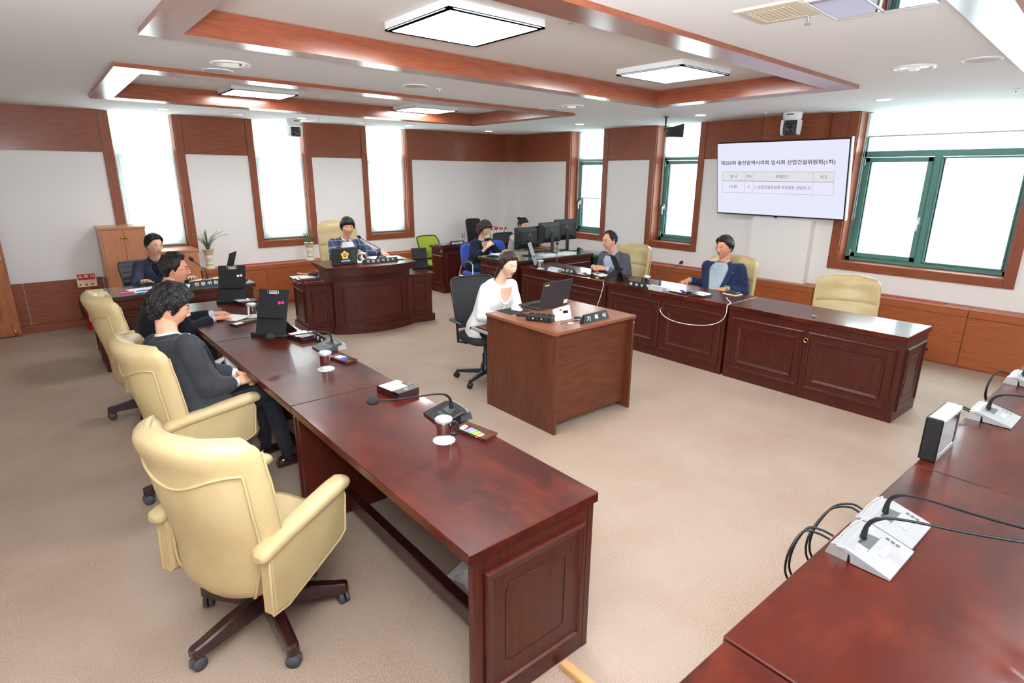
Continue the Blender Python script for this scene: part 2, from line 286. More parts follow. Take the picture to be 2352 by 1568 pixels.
# window builder: u = along wall, n = into the outside
def window(n, o, u, wall, L0, L1, R0, R1, matl, blind_z, sash=None, blind=True):
    """o,u map (s along wall, d depth outwards, z) into the world"""
    P = lambda s, d, z: (o[0]+u[0]*s+wall[0]*d, o[1]+u[1]*s+wall[1]*d, z)
    def bx(mb, s0, s1, d0, d1, z0, z1, c=0, mi=0):
        a = P(s0, d0, z0); b = P(s1, d1, z1); mb.box(a[0], b[0], a[1], b[1], z0, z1, c, mi)
    g, h = ('wood_x', 'wood_z') if abs(u[0]) else ('wood_y', 'wood_z')
    st = MB(); bx(st, L1, R0, .26, .275, ZI, ZC); W_ = thing('window_%d' % n, '', ''); del W_['label'], W_['category']; W_['kind'] = 'structure'
    cs = MB(); bx(cs, L0, L1, -.024, 0, ZO, ZC, .003); part('casing', cs, h, W_)
    cs = MB(); bx(cs, R0, R1, -.024, 0, ZO, ZC, .003); part('casing', cs, h, W_)
    cs = MB(); bx(cs, L1, R0, -.024, 0, ZO, ZI, .003); part('casing', cs, g, W_)
    rv = MB(); bx(rv, L1, L1+.012, 0, .2, ZI, ZC); bx(rv, R0-.012, R0, 0, .2, ZI, ZC); part('reveal', rv, h, W_)
    sl = MB(); bx(sl, L1, R0, -.02, .3, ZI-.012, ZI+.004, .003); part('sill', sl, g, W_)
    F = .20
    fr = MB(); e = .055
    bx(fr, L1+.012, L1+.012+e, F, F+.06, ZI+.005, ZC, .004); bx(fr, R0-.012-e, R0-.012, F, F+.06, ZI+.005, ZC, .004)
    bx(fr, L1+.012, R0-.012, F, F+.06, ZI+.005, ZI+.055, .004); bx(fr, L1+.012, R0-.012, F, F+.06, 2.215, 2.285, .004)
    part('window_frame', fr, 'green_alu', W_)
    segs = [(L1+.07, R0-.07)]
    if sash == 'double':
        mid = L1+(R0-L1)*.5-.03
        mu = MB(); bx(mu, mid-.03, mid+.045, F-.005, F+.06, ZI+.05, 2.22, .004); part('mullion', mu, 'green_alu', W_)
        segs = [(L1+.07, mid-.03), (mid+.045, R0-.065)]
    for i, (a, b) in enumerate(segs):
        e = .055 if i == 0 else .02
        fm = MB()
        bx(fm, a, a+e, F-.02, F+.04, ZI+.055, 2.21, .005); bx(fm, b-e, b, F-.02, F+.04, ZI+.055, 2.21, .005)
        bx(fm, a, b, F-.02, F+.04, ZI+.055, ZI+.055+e, .005); bx(fm, a, b, F-.02, F+.04, 2.21-e, 2.21, .005)
        sh = part('sash', fm, 'green_alu', W_)
        pn = MB(); bx(pn, a+e, b-e, F+.012, F+.018, ZI+.05+e, 2.215-e); part('glass_pane', pn, 'glass', sh)
        sl_ = MB(); q = .012
        bx(sl_, a+e, a+e+q, F-.002, F+.03, ZI+.05+e, 2.21-e); part('gasket', sl_, 'seal', sh)
        if i == 0 and sash:
            hs = b-.028 if sash == 'double' else a+.028
            hm = MB(); bx(hm, hs-.012, hs+.012, F-.032, F-.02, 1.46, 1.54, .003); hp = [P(hs, F-.03, 1.50), P(hs, F-.06, 1.50), P(hs, F-.066, 1.475), P(hs, F-.062, 1.385)]
            hm.tube(hp, [.008, .009, .009, .007], 8); part('handle', hm, 'handle_s', sh)
            for z in (1.04, 2.12):
                hg = MB(); hh = a-.004 if sash != 'single' else b-.004; bx(hg, hh, hh+.01, F-.032, F-.015, z, z+.07, .002); part('hinge', hg, 'handle_s', sh)
    pn = MB(); bx(pn, L1+.065, R0-.065, F+.02, F+.026, 2.285, ZC); part('glass_pane', pn, 'glass', W_)
    if blind:
        bz = blind_z; bm = MB(); n_ = 40; a, b = L1+.02, R0-.03
        d = .10 if abs(u[0]) else .18
        loops = []
        for k in range(2):
            loops.append([P(a+(b-a)*i/n_, d+(.0016 if i % 2 else -.0016), (ZC-.01, bz)[k]) for i in range(n_+1)])
        bm.loft(loops, False, False, 0, False); bl = part('roller_blind', bm, 'blind', W_)
        br = MB(); bx(br, a, b, d-.006, d+.006, bz-.012, bz+.006, .003); part('bottom_bar', br, 'silver', bl)
        cs_ = (R0-.045) if abs(u[0]) else (L1+.04)
        cz = 1.52 if n != 6 else 1.46; d2 = d-.03
        part('pull_cord', MB().tube([P(cs_, d2, ZC-.02), P(cs_, d2, cz+.03), P(cs_+.008, d2, cz), P(cs_+.02, d2, cz+.03), P(cs_+.016, d2, ZC-.02)], .0028, 6), 'cordW', bl)
    return W_
for i, (a, b, c, d) in enumerate(AW): window(i+1, (0, 0), (1, 0), (0, 1), a, b, c, d, 'x', 1.0, None)
for i, (a, b, c, d) in enumerate(BW):
    window(i+4, (0, 0), (0, -1), (1, 0), -a, -b, -c, -d, 'y', (1.585, 2.26, 2.455, 2.3)[i], ('single', 'left', 'double', 'double')[i])
# ------------ ceiling with three coffers (corner points as measured)
COF = [  # outer NW, NE, SE, SW ; inner NW, NE, SE, SW
 ([(-7.075, -1.70), (-2.165, -1.63), (-2.24, -3.90), (-7.13, -4.10)], [(-6.89, -1.95), (-2.35, -1.83), (-2.42, -3.70), (-6.93, -3.85)]),
 ([(-7.159, -5.365), (-2.20, -5.12), (-2.19, -7.18), (-7.17, -7.42)], [(-6.975, -5.55), (-2.405, -5.265), (-2.41, -6.985), (-6.985, -7.20)]),
 ([(-7.20, -8.60), (-2.25, -8.265), (-2.24, -10.4), (-7.2, -10.7)], [(-7.0, -8.8), (-2.45, -8.47), (-2.45, -10.2), (-7.0, -10.5)])]
cm = MB(); Z0, Z1 = ZC, ZC+.2; ylast = .4
def quadslab(mb, pts, z0, z1): mb.add([(x, y, z0) for x, y in pts]+[(x, y, z1) for x, y in pts], [(0, 1, 2, 3), (4, 5, 6, 7), (0, 1, 5, 4), (1, 2, 6, 5), (2, 3, 7, 6), (3, 0, 4, 7)])
def mid(a, b): return ((a[0]+b[0])/2, (a[1]+b[1])/2)
def polyslab(mb, pts):
    n = len(pts); mb.prism(pts, Z0, Z1)
prev = [(XW-.3, .4), (.4, .4)]
for out, inn in COF:
    h = [mid(out[i], inn[i]) for i in range(4)]   # hole edge lies hidden above the rim
    polyslab(cm, prev+[(.4, h[1][1]), h[1], h[0], (XW-.3, h[0][1])])
    quadslab(cm, [(XW-.3, h[0][1]), h[0], h[3], (XW-.3, h[3][1])], Z0, Z1); quadslab(cm, [h[1], (.4, h[1][1]), (.4, h[2][1]), h[2]], Z0, Z1)
    prev = [(XW-.3, h[3][1]), h[3], h[2], (.4, h[2][1])]
polyslab(cm, prev+[(.4, YS-.3), (XW-.3, YS-.3)])
CEIL = struct('ceiling', cm, 'ceiling')
for ci, (out, inn) in enumerate(COF):
    names = ['north', 'east', 'south', 'west']
    for k in range(4):
        a, b = out[k], out[(k+1) % 4]; c, d = inn[k], inn[(k+1) % 4]; mb = MB()
        z0, z1, zr = ZC-.03, ZC+.02, ZC+.125
        mb.add([(*a, z0), (*b, z0), (*d, z0), (*c, z0), (*a, z1), (*b, z1)], [(0, 1, 2, 3), (0, 1, 5, 4)])
        mb.add([(*c, z0), (*d, z0), (*d, zr), (*c, zr)], [(0, 1, 2, 3)])
        q = part('coffer_trim', mb, 'rim_x' if k % 2 == 0 else 'rim_y', CEIL)
    rc = MB(); zr = ZC+.12; rc.add([(*p, zr) for p in inn]+[(*p, zr+.02) for p in inn], [(0, 1, 2, 3), (4, 5, 6, 7)]); part('recess_ceiling', rc, 'recess', CEIL)
    part('recess_moulding', MB().loft([[(*inn[k], zr-.004) for k in range(4)], [(inn[k][0]+(.012 if k in (0, 3) else -.012), inn[k][1]+(-.012 if k < 2 else .012), zr-.004) for k in range(4)]], False), 'white', CEIL)
# panel lights
def panel_light(x0, x1, y0, y1, z, label, h=.05, grp='square ceiling light panels'):
    t = thing('ceiling_light', label, 'light', ((x0+x1)/2, (y0+y1)/2, z), 0, grp); a = (x1-x0)/2; b = (y1-y0)/2
    part('frame', MB().frame((-a, b, -h), (1, 0, 0), (0, -1, 0), 2*a, 2*b, [(0, 0), (0.028, 0), (.03, -.006)], outer=False).box(-a, a, -b, b, -h+.006, 0).box(-a, -a+.03, -b, b, -h, -h+.01).box(a-.03, a, -b, b, -h, -h+.01).box(-a, a, -b, -b+.03, -h, -h+.01).box(-a, a, b-.03, b, -h, -h+.01), 'white', t)
    part('diffuser', MB().box(-a+.03, a-.03, -b+.03, b-.03, -h-.001, -h+.012, .004), 'panel_light', t); return t
zr = ZC+.12
panel_light(-5.955, -5.28, -6.60, -5.92, zr, 'lit square panel light at top centre, nearest of the two in the big coffer')
panel_light(-3.70, -3.02, -6.46, -5.80, zr, 'lit square panel light at the east end of the big coffer')
panel_light(-5.93, -5.24, -2.58, -2.06, zr, 'lit panel light in the far coffer, left of its pair')
panel_light(-3.70, -3.02, -2.45, -1.90, zr, 'lit panel light in the far coffer, right of its pair')
panel_light(-5.95, -5.27, -9.85, -9.2, zr, 'lit panel light in the coffer behind the viewer, west one')
panel_light(-3.70, -3.02, -9.75, -9.1, zr, 'lit panel light in the coffer behind the viewer, east one')
def dl(x, y, label, lit=True, r=.062):
    t = thing('recessed_downlight', label, 'light', (x, y, ZC), 0, 'small round downlights along the walls')
    part('ring', MB().lathe([(r+.014, 0), (r+.012, -.006), (r, -.008), (r-.004, -.004)], 24, cap=False), 'white', t)
    part('lens', MB().lathe([(r-.002, -.012), (.001, -.014)], 24), 'spot_light' if lit else 'white', t)
for (x, y, l) in [(-6.25, -.77, 'lit downlight above the tall window by the cabinets'), (-4.54, -.80, 'lit downlight beside the dome camera on the far ceiling'), (-2.80, -.77, 'lit downlight right of the third far window'), (-1.15, -.70, 'lit downlight nearest the far corner'),
                  (-1.07, -2.86, 'lit downlight in front of the narrow window by the corner'), (-.98, -4.88, 'lit downlight between the microphone bar and the wall camera'), (-1.05, -6.98, 'downlight on the ceiling left of the big window'), (-1.05, -9.2, 'downlight south of the big window')]: dl(x, y, l)
def big_spot(x, y, label, r=.115):
    t = thing('recessed_lamp', label, 'light', (x, y, ZC), 0, 'large round recessed lamps')
    part('rim', MB().lathe([(r+.02, 0), (r+.017, -.01), (r, -.013), (r-.006, -.003), (r-.01, -.002)], 32, cap=False), 'white', t)
    part('reflector', MB().lathe([(r-.008, -.003), (r-.03, -.006), (.05, -.004), (.001, -.003)], 32), 'chrome', t)
    part('bulb', MB().tube([(-.05, -.02, -.01), (.03, -.02, -.012), (.05, 0, -.012), (.03, .02, -.012), (-.05, .02, -.01)], .011, 8), 'lamp_lit', t)
for (x, y, l) in [(-6.48, -4.59, 'large round chrome lamp on the ceiling, leftmost between the coffers'), (-2.84, -4.43, 'round chrome lamp between the coffers at their right end'), (-2.81, -7.76, 'round chrome lamp near the upper right of the photo'), (-3.63, -.73, 'round chrome lamp above the third far window'), (-5.39, -.81, 'round chrome lamp above the plant stand')]: big_spot(x, y, l, .1 if y > -1 else .115)
def speaker(x, y, label, r=.1):
    t = thing('ceiling_speaker', label, 'speaker', (x, y, ZC), 0, 'round ceiling speakers')
    part('rim', MB().lathe([(r+.012, 0), (r+.01, -.006), (r, -.008), (r-.003, -.004)], 32, cap=False), 'white', t)
    part('grille', MB().lathe([(r-.002, -.006), (r*.5, -.009), (.001, -.010)], 32), 'grille_w', t)
for (x, y, l) in [(-6.47, -4.21, 'round white ceiling speaker behind the leftmost chrome lamp'), (-4.94, -4.56, 'round ceiling speaker between the two coffers'), (-2.81, -4.02, 'round ceiling speaker beside the right chrome lamp'), (-2.81, -8.15, 'round white ceiling speaker at the far right edge')]: speaker(x, y, l)
def sprinkler(x, y, z, label):
    t = thing('sprinkler', label, 'sprinkler', (x, y, z), 0, 'sprinkler heads')
    part('escutcheon', MB().lathe([(.03, 0), (.026, -.006), (.008, -.008)], 20), 'white', t); part('head', MB().lathe([(.007, -.006), (.007, -.026), (.002, -.03), (.002, -.036), (.016, -.038), (.016, -.04)], 12), 'steel', t)
for (x, y, z, l) in [(-5.22, -6.75, zr, 'sprinkler head between the two big-coffer lights'), (-4.68, -4.54, ZC, 'sprinkler head beside the middle ceiling speaker'), (-4.73, -7.88, ZC, 'sprinkler head at the corner of the beige vent'), (-1.0, -8.0, ZC, 'sprinkler head above the big window'), (-1.65, -1.9, ZC, 'sprinkler head near the far corner'), (-1.0, -3.7, ZC, 'sprinkler head between the corner downlights'), (-.62, -5.55, ZC, 'sprinkler head beside the wall camera'), (-4.35, -.95, ZC, 'sprinkler head near the hanging camera')]: sprinkler(x, y, z, l)
# ceiling speaker box and mirrored hatch
t = thing('ceiling_vent', 'beige square vent grille on the ceiling at top right', 'vent', (-4.915, -7.82, ZC), R(4))
part('frame', MB().frame((-.16, .15, 0), (1, 0, 0), (0, -1, 0), .32, .3, [(0, 0), (.008, .010), (.05, .014), (.055, .010)]), 'beige_plastic', t); g = MB()
part('grille', g.box(-.106, .106, -.096, .096, -.012, -.008), 'beige_plastic', t)
for i in range(9): part('slat', MB().box(-.1, .1, -.09+i*.0215, -.082+i*.0215, -.0145, -.012, .001), 'beige_plastic', t)
t = thing('mirrored_panel', 'silver-framed mirrored panel mounted on the ceiling beside the beige vent', 'panel', (-4.79, -8.18, ZC), R(4))
part('mirror', MB().box(-.2, .2, -.2, .2, -.011, -.002), 'mirror', t); part('frame', MB().frame((-.21, .21, 0), (1, 0, 0), (0, -1, 0), .42, .42, [(0, 0), (0, .012), (.003, .015), (.007, .015), (.010, .011)]), 'silver', t)
part('clip', MB().box(-.21, .21, .0, .008, -.015, -.011), 'silver', t)
# ------------ heater cabinets under the windows
def heaterN(x0, x1, label, slot):
    t = thing('heater_cabinet', label, 'cabinet', (x0, 0, 0), 0, 'wood heater cabinets along the walls'); w = x1-x0; d = .28
    part('body', MB().box(0, w, -d+.014, -.026, .06, ZH-.07), 'heat_x', t); part('plinth', MB().box(0, w, -d+.02, -.03, 0, .06), 'heat_x', t)
    part('top_board', MB().box(0, w, -d, -.001, ZH-.065, ZH, .003), 'heat_x', t)
    n = max(1, round(w/.98))
    for i in range(n): part('front_panel', MB().box(w*i/n+.002, w*(i+1)/n-.002, -d, -d+.014, .065, ZH-.069, .002), 'heat_x', t)
    if slot:
        part('vent_frame', MB().frame((slot[0]-x0, -.16, ZH), (1, 0, 0), (0, 1, 0), slot[1]-slot[0], .11, [(0, 0), (0, .006), (.01, .006), (.014, .001)], capmi=0), 'pink_vent', t)
        for k in range(3): part('vent_bar', MB().box(slot[0]-x0+.02, slot[1]-x0-.02, -.14+k*.03, -.13+k*.03, ZH, ZH+.008), 'pink_vent', t)
heaterN(-5.97, -4.2, 'wood heater cabinet under the far windows, behind the podium', (-5.38, -4.55)); heaterN(-4.196, -.30, 'long wood heater cabinet along the far wall behind the staff desks', (-3.3, -2.4))
def heaterE(y0, y1, label, slot, vent=None):
    t = thing('heater_cabinet', label, 'cabinet', (0, y0, 0), R(-90), 'wood heater cabinets along the walls'); w = y0-y1; d = .28   # local x runs south, local -y west
    part('body', MB().box(0, w, -d+.014, -.001, .0, ZH-.07), 'heat_x', t)
    part('top_board', MB().box(0, w, -d, -.001, ZH-.012, ZH, .003), 'heat_x', t)
    part('front_panel', MB().box(.002, w-.002, -d, -d+.014, .02, ZH-.085, .002), 'heat_x', t); part('front_rail', MB().box(.002, w-.002, -d, -d+.014, ZH-.08, ZH-.012, .002), 'heat_x', t)
    if slot:
        part('vent_frame', MB().frame((slot[0], -.17, ZH), (1, 0, 0), (0, 1, 0), slot[1]-slot[0], .12, [(0, 0), (0, .007), (.01, .007), (.014, .001)], capmi=0), 'pink_vent', t)
        for k in range(3): part('vent_bar', MB().box(slot[0]+.02, slot[1]-.2, -.15+k*.033, -.138+k*.033, ZH, ZH+.009), 'pink_vent', t)
    if vent: part('air_slot', MB().box(vent[0], vent[1], -d-.002, -d+.002, .12, .15), 'black', t)
heaterE(-.23, -2.9, 'wood heater cabinet in the far right corner', None); heaterE(-2.902, -5.0, 'wood heater cabinet behind the right desk row, below the second narrow window', (.4, 1.7)); heaterE(-5.002, -6.28, 'wood heater cabinet under the television', None)
heaterE(-6.282, -7.886, 'wood heater cabinet under the big window, with pink vent and black air slot', (.1, 1.35), (.95, 1.32)); heaterE(-7.888, -9.6, 'wood heater cabinet at the right edge of the photo', None)
# ------------ door leaf at the left, standing open against the north wall
D = thing('door_1', '', ''); del D['label'], D['category']; D['kind'] = 'structure'; D.location = (-8.055, -.075, 0); D.rotation_euler = (0, 0, R(3.5))
part('door_leaf', MB().box(-.95, 0, -.04, 0, .012, 2.1, .003), 'door', D)
for z0, z1 in ((.2, .75), (.95, 1.95)): part('door_panel', MB().frame((-.8, -.04, z0), (1, 0, 0), (0, 0, 1), .66, z1-z0, [(0, 0), (.008, .008), (.02, .008), (.03, .002)], capmi=0), 'door', D)
dh = part('door_handle', MB().lathe([(.03, 0), (.03, .012), (.012, .014), (.012, .03), (.028, .04), (.03, .055), (.02, .068), (.002, .07)], 20).xf(TR(-.06, -.04, .98, 0, R(90))), 'silver', D)
ds = part('door_stop', MB().tube([(-.07, -.045, .14), (-.062, -.06, .1), (-.055, -.07, .06)], .006, 8).lathe([(.012, 0), (.026, .03), (.026, .035), (.002, .036)], 14, (-.053, -.07, .03)).lathe([(.016, 0), (.016, .012)], 14, (-.07, -.052, .135)), 'brass', D)
# ------------ pale office blocks outside
for k, (x, y, w, hh, l) in enumerate([(17, 9.5, 4.5, 16, 'pale tower block outside the narrow windows'), (21, -3, 8, 12, 'pale office block outside the big window')]):
    t = thing('building', l, 'building', (x, y, -6)); part('wall', MB().box(-3, 3, -w/2, w/2, 0, hh), 'white', t)
    for i in range(4):
        for j in range(6): part('window', MB().box(-3.05, -3, -w/2+.4+i*(w-.8)/4, -w/2+.4+(i+.75)*(w-.8)/4, 1+j*hh/6.5, 2.4+j*hh/6.5), 'gb', t)
struct('ground', MB().box(.5, 60, -40, 40, -6.2, -6), 'gb')
# ================================================================ FURNITURE
TOPZ = .75
def moulded(mb, o, u, v, w, h, inlay=True, double=True, mi=0):
    """raised picture-frame moulding with a sunk field"""
    rings = [(0, 0), (0, .010), (.008, .016), (.020, .014), (.026, .004), (.034, .003)]
    mb.frame(o, u, v, w, h, rings, mi, None); i = .034
    if double:
        e = .05; mb.frame(o, u, v, w, h, [(i, .003), (i+e-.012, .003), (i+e-.008, .012), (i+e, .013), (i+e+.014, .004), (i+e+.02, .001)], mi, mi, outer=False); i += e+.02
    else: mb.frame(o, u, v, w, h, [(i, .003), (i+.01, .001)], mi, mi, outer=False)
def inlay_line(o, u, v, w, h, ins, parent, ht=.0025):
    o = Vector(o); u = Vector(u); v = Vector(v); n = u.cross(v); c = .025; a, b = ins, ins
    pts = [(a+c, b), (w-a-c, b), (w-a-c*.4, b+c*.4), (w-a, b+c), (w-a, h-b-c), (w-a-c*.4, h-b-c*.4), (w-a-c, h-b), (a+c, h-b), (a+c*.4, h-b-c*.4), (a, h-b-c), (a, b+c), (a+c*.4, b+c*.4), (a+c, b)]
    part('inlay_line', MB().tube([o+u*x+v*y+n*ht for x, y in pts], .0022, 4), 'dark_wood', parent)
def grommet(parent, p, ax):
    g = MB().lathe([(.012, .001), (.016, .006), (.022, .006), (.024, 0)], 20, cap=False).lathe([(.013, .001), (.002, .001)], 16, mi=1)
    part('grommet', g, ['brass', 'black'], parent, mtx=Matrix.Translation(p) @ ax)
# --- member desks. local frame: length along +y from 0, seat side at -x (0) and front face at +x (d)
def member_desk(name, label, loc, rz, L, d, openseat, end=True, group=None, grom=True, h=TOPZ):
    t = thing('council_desk', label, 'desk', loc, rz, group)
    part('top', MB().box(-.012, d+.012, .001, L-.001, h-.045, h, .004), 'desk_top', t)
    # front (far from the seat)
    f = MB().box(d-.035, d-.005, .012, L-.012, 0, h-.045); part('front_board', f, 'desk', t)
    w = (L-.03-.04*3)/2
    for i in range(2):
        y0 = .055+i*(w+.04); o = (d-.005, y0, .10); fr = MB(); moulded(fr, o, (0, 1, 0), (0, 0, 1), w, h-.045-.17)
        q = part('front_panel', fr, 'desk', t); inlay_line(o, (0, 1, 0), (0, 0, 1), w, h-.215, .155, q)
    if grom: grommet(t, (d-.005, L/2, h-.20), Matrix.Rotation(R(90), 4, 'Y'))
    for y in (.012, L-.012):
        s = 1 if y > .1 else -1; a, b = (y-.03, y) if s > 0 else (y, y+.03)
        e = part('end_panel', MB().box(.012, d-.036, a, b, 0, h-.045, .002), 'desk', t)
        if end and (end == 'both' or (s < 0) == (end == 'lo')):
            o = (.06, y, .09) if s < 0 else (d-.06, y, .09); u = (1, 0, 0) if s < 0 else (-1, 0, 0)
            fr = MB(); moulded(fr, o, u, (0, 0, 1), d-.12, h-.045-.155, double=False); q = part('end_moulding', fr, 'desk', e); inlay_line(o, u, (0, 0, 1), d-.12, h-.20, .10, q)
    part('foot_rail', MB().box(.235, .295, .042, L-.042, .07, .15, .006), 'dark_wood', t)
    part('apron', MB().box(.10, .12, .042, L-.042, h-.14, h-.045), 'dark_wood', t)
    return t
G1, G2 = 'mahogany desks of the left row', 'mahogany desks of the right row'
LX = -6.855
member_desk('a', 'nearest mahogany desk of the left row, with the round-topped mug and colour tabs', (LX, -7.996, 0), 0, 1.676, .625, True, 'lo', G1)
member_desk('a', 'middle mahogany desk of the left row, in front of the man in dark grey', (LX, -6.318, 0), 0, 1.597, .625, True, None, G1)
member_desk('a', 'farthest mahogany desk of the left row, where the man in navy rests his hands', (LX, -4.719, 0), 0, 1.60, .625, True, None, G1)
RX = -1.94   # right row: seats to the east, so turned round
member_desk('a', 'empty mahogany desk at the near end of the right row, with brass grommet', (RX, -6.41, 0), pi, 1.575, .585, True, 'hi', G2)
member_desk('a', 'middle mahogany desk of the right row, with white cable hanging down its front', (RX, -4.812, 0), pi, 1.592, .585, True, None, G2)
member_desk('a', 'farthest mahogany desk of the right row, before the man with clasped hands', (RX, -3.215, 0), pi, 1.592, .585, True, None, G2)
# north-south desks in front of the camera. seat side to the south
G3 = 'mahogany desks in the foreground'
NY = -9.345
member_desk('a', 'mahogany desk at the bottom edge, left of the seam in the foreground row', (-6.53, NY-.012, 0), R(90), 1.6, .605, True, None, G3)
member_desk('a', 'foreground mahogany desk carrying the two grey microphone units side by side', (-4.948, NY, 0), R(90), 1.575, .605, True, None, G3)
member_desk('a', 'foreground mahogany desk with the display box and single grey microphone unit', (-3.308, NY, 0), R(90), 1.637, .605, True, None, G3)
member_desk('a', 'mahogany desk at the right edge of the photo, end of the foreground row', (-1.7, NY, 0), R(90), 1.605, .605, True, None, G3)
# --- expert's desk with green glass (faces south)
def glass_desk(label, x0, x1, y0, y1, h, left=True, rz=0, bays=2):
    w, d = x1-x0, y1-y0; t = thing('glass_topped_desk', label, 'desk', (x0, y0, 0), rz)
    part('body_top', MB().box(0, w, 0, d, h-.04, h, .004), 'desk_h', t)
    gg = MB().box(.004, w-.004, .004, d-.004, h, h+.008, .002); part('glass_top', gg, 'green_glass', t)
    part('front_board', MB().box(.03, w-.03, .03, .06, 0, h-.04), 'desk', t)
    bw = (w-.1)/bays
    for i in range(bays):
        fr = MB(); moulded(fr, (.05+i*bw+.02, .03, .1), (1, 0, 0), (0, 0, 1), bw-.04, h-.22); part('front_panel', fr, 'desk', t)
    for x in (.03, w-.06):
        e = part('end_panel', MB().box(x, x+.03, .06, d-.03, 0, h-.04), 'desk', t)
        fr = MB()
        if x < .1: moulded(fr, (x, d-.07, .1), (0, -1, 0), (0, 0, 1), d-.17, h-.22)
        else: moulded(fr, (x+.03, .1, .1), (0, 1, 0), (0, 0, 1), d-.17, h-.22)
        part('end_moulding', fr, 'desk', e)
    return t
glass_desk('green glass-topped desk of the man beside the cabinets', -7.43, -5.87, -2.43, -1.80, .76)
glass_desk('green glass-topped staff desk carrying three monitors', -2.60, -.92, -3.13, -2.30, .79, bays=2)
# --- section chief's desk in the far corner
t = thing('staff_desk', 'plain mahogany desk in front of the far wall with a black nameplate', 'desk', (-2.44, -1.10, 0)); w, d, h = 1.6, .43, .80
part('top', MB().box(0, w, 0, d, h-.04, h, .004), 'desk_top', t); part('carcass', MB().box(.03, w-.03, .03, d-.03, .0, h-.04), 'desk', t); part('plinth', MB().box(.015, w-.015, .015, d-.015, 0, .1, .003), 'desk', t)
fr = MB(); moulded(fr, (.08, .03, .14), (1, 0, 0), (0, 0, 1), .62, h-.26); part('front_panel', fr, 'desk', t); fr = MB(); moulded(fr, (.76, .03, .14), (1, 0, 0), (0, 0, 1), .62, h-.26); part('front_panel', fr, 'desk', t)
fr = MB(); moulded(fr, (.03, d-.06, .14), (0, -1, 0), (0, 0, 1), d-.12, h-.3, double=False); part('side_panel', fr, 'desk', t)
part('grommet', MB().lathe([(.02, .0), (.026, .005), (.03, .0)], 16, cap=False).xf(TR(.03, .1, .72, 0, 0, R(-90))), 'chrome', t)
# --- chairman's podium: bowed front between two lower side cabinets
t = thing('chairman_podium', 'mahogany podium with bowed front and reeded frieze, flanked by low cabinets', 'podium', (-4.46, -2.50, 0), R(-6)); PT = t
def bow(x0, x1, y, sag, n=14): return [(x0+(x1-x0)*i/n, y-sag*(1-((2*i/n)-1)**2)) for i in range(n+1)]
def bowed(x0, x1, y, sag, yb, z0, z1, mb): return mb.prism(bow(x0, x1, y, sag)+[(x1, yb), (x0, yb)], z0, z1)
part('plinth', bowed(-.53, .53, -.03, .14, .5, 0, .085, MB()), 'desk_h', t); part('plinth_cap', bowed(-.515, .515, -.015, .135, .5, .085, .105, MB()), 'desk_h', t)
part('carcass', bowed(-.50, .50, 0, .13, .5, .105, .645, MB()), 'desk', t)
part('frieze_moulding', bowed(-.515, .515, -.015, .13, .51, .645, .665, MB()), 'desk_h', t)
part('frieze', bowed(-.525, .525, -.02, .13, .52, .665, .76, MB()), 'desk', t)
b_ = bow(-.515, .515, -.021, .13, 72)
for i in range(0, 72): part('reed', MB().box(-.0045, .0045, -.007, .004, .672, .752, .002), 'desk', t, mtx=TR(b_[i][0], b_[i][1], 0, math.atan2(b_[i+1][1]-b_[i][1], b_[i+1][0]-b_[i][0]))) if i == 0 else None
reed0 = [o for o in t.children if o.name.startswith('reed')][0]
for i in range(1, 72):
    o = reed0.copy(); COL.objects.link(o); o.parent = t; o.matrix_local = TR(b_[i][0], b_[i][1], 0, math.atan2(b_[i+1][1]-b_[i][1], b_[i+1][0]-b_[i][0]))
for k, (z0, z1, g) in enumerate([(.76, .775, .04), (.775, .80, .055), (.80, .83, .07)]): part('cornice', bowed(-.50-g, .50+g, -g, .13, .52+g*.3, z0, z1, MB()), 'desk_h', t)
part('top', bowed(-.60, .60, -.10, .13, .56, .83, .868, MB()), 'desk_top', t)
fb = bow(-.40, .40, -.002, .13*.64, 12); off = -.13*.36
def bowstrip(z0, z1, n0, n1, dy, mb):
    loops = [[(fb[i][0], fb[i][1]+off, z0), (fb[i][0], fb[i][1]+off-dy, z0+.003), (fb[i][0], fb[i][1]+off-dy, z1-.003), (fb[i][0], fb[i][1]+off, z1)] for i in range(n0, n1+1)]; return mb.loft(loops, True, True, 0, False)
pm = MB(); bowstrip(.15, .168, 0, 12, .012, pm); bowstrip(.585, .603, 0, 12, .012, pm)
pm.box(-.41, -.395, fb[0][1]+off-.012, fb[0][1]+off+.004, .15, .603); pm.box(.395, .41, fb[12][1]+off-.012, fb[12][1]+off+.004, .15, .603); part('front_moulding', pm, 'desk', t)
for s, w in ((-1, .33), (1, .37)):
    a, b = (-.50-w, -.502) if s < 0 else (.502, .50+w)
    y0 = .03 if s > 0 else .06
    sb = part('side_cabinet', MB().box(a, b, y0, .66 if s < 0 else .60, .1, .635), 'desk', t); part('base', MB().box(a-.02 if s < 0 else a, b if s < 0 else b+.03, y0-.025, .68 if s < 0 else .62, 0, .1, .004), 'desk_h', sb)
    part('cap', MB().box(a-.04 if s < 0 else a, b if s < 0 else b+.04, y0-.04, .7 if s < 0 else .64, .65, .68, .005).box(a-.02 if s < 0 else a, b if s < 0 else b+.02, y0-.02, .68, .635, .65, .003), 'desk_h', sb)
    fr = MB(); ww = min(b-a-.12, .2); cx = (a+b)/2
    moulded(fr, (cx-ww/2, y0, .15), (1, 0, 0), (0, 0, 1), ww, .42, double=False); part('panel_moulding', fr, 'desk', sb)
    if s < 0:
        fr = MB(); moulded(fr, (a, .60, .15), (0, -1, 0), (0, 0, 1), .46, .42, double=False); part('panel_moulding', fr, 'desk', sb)
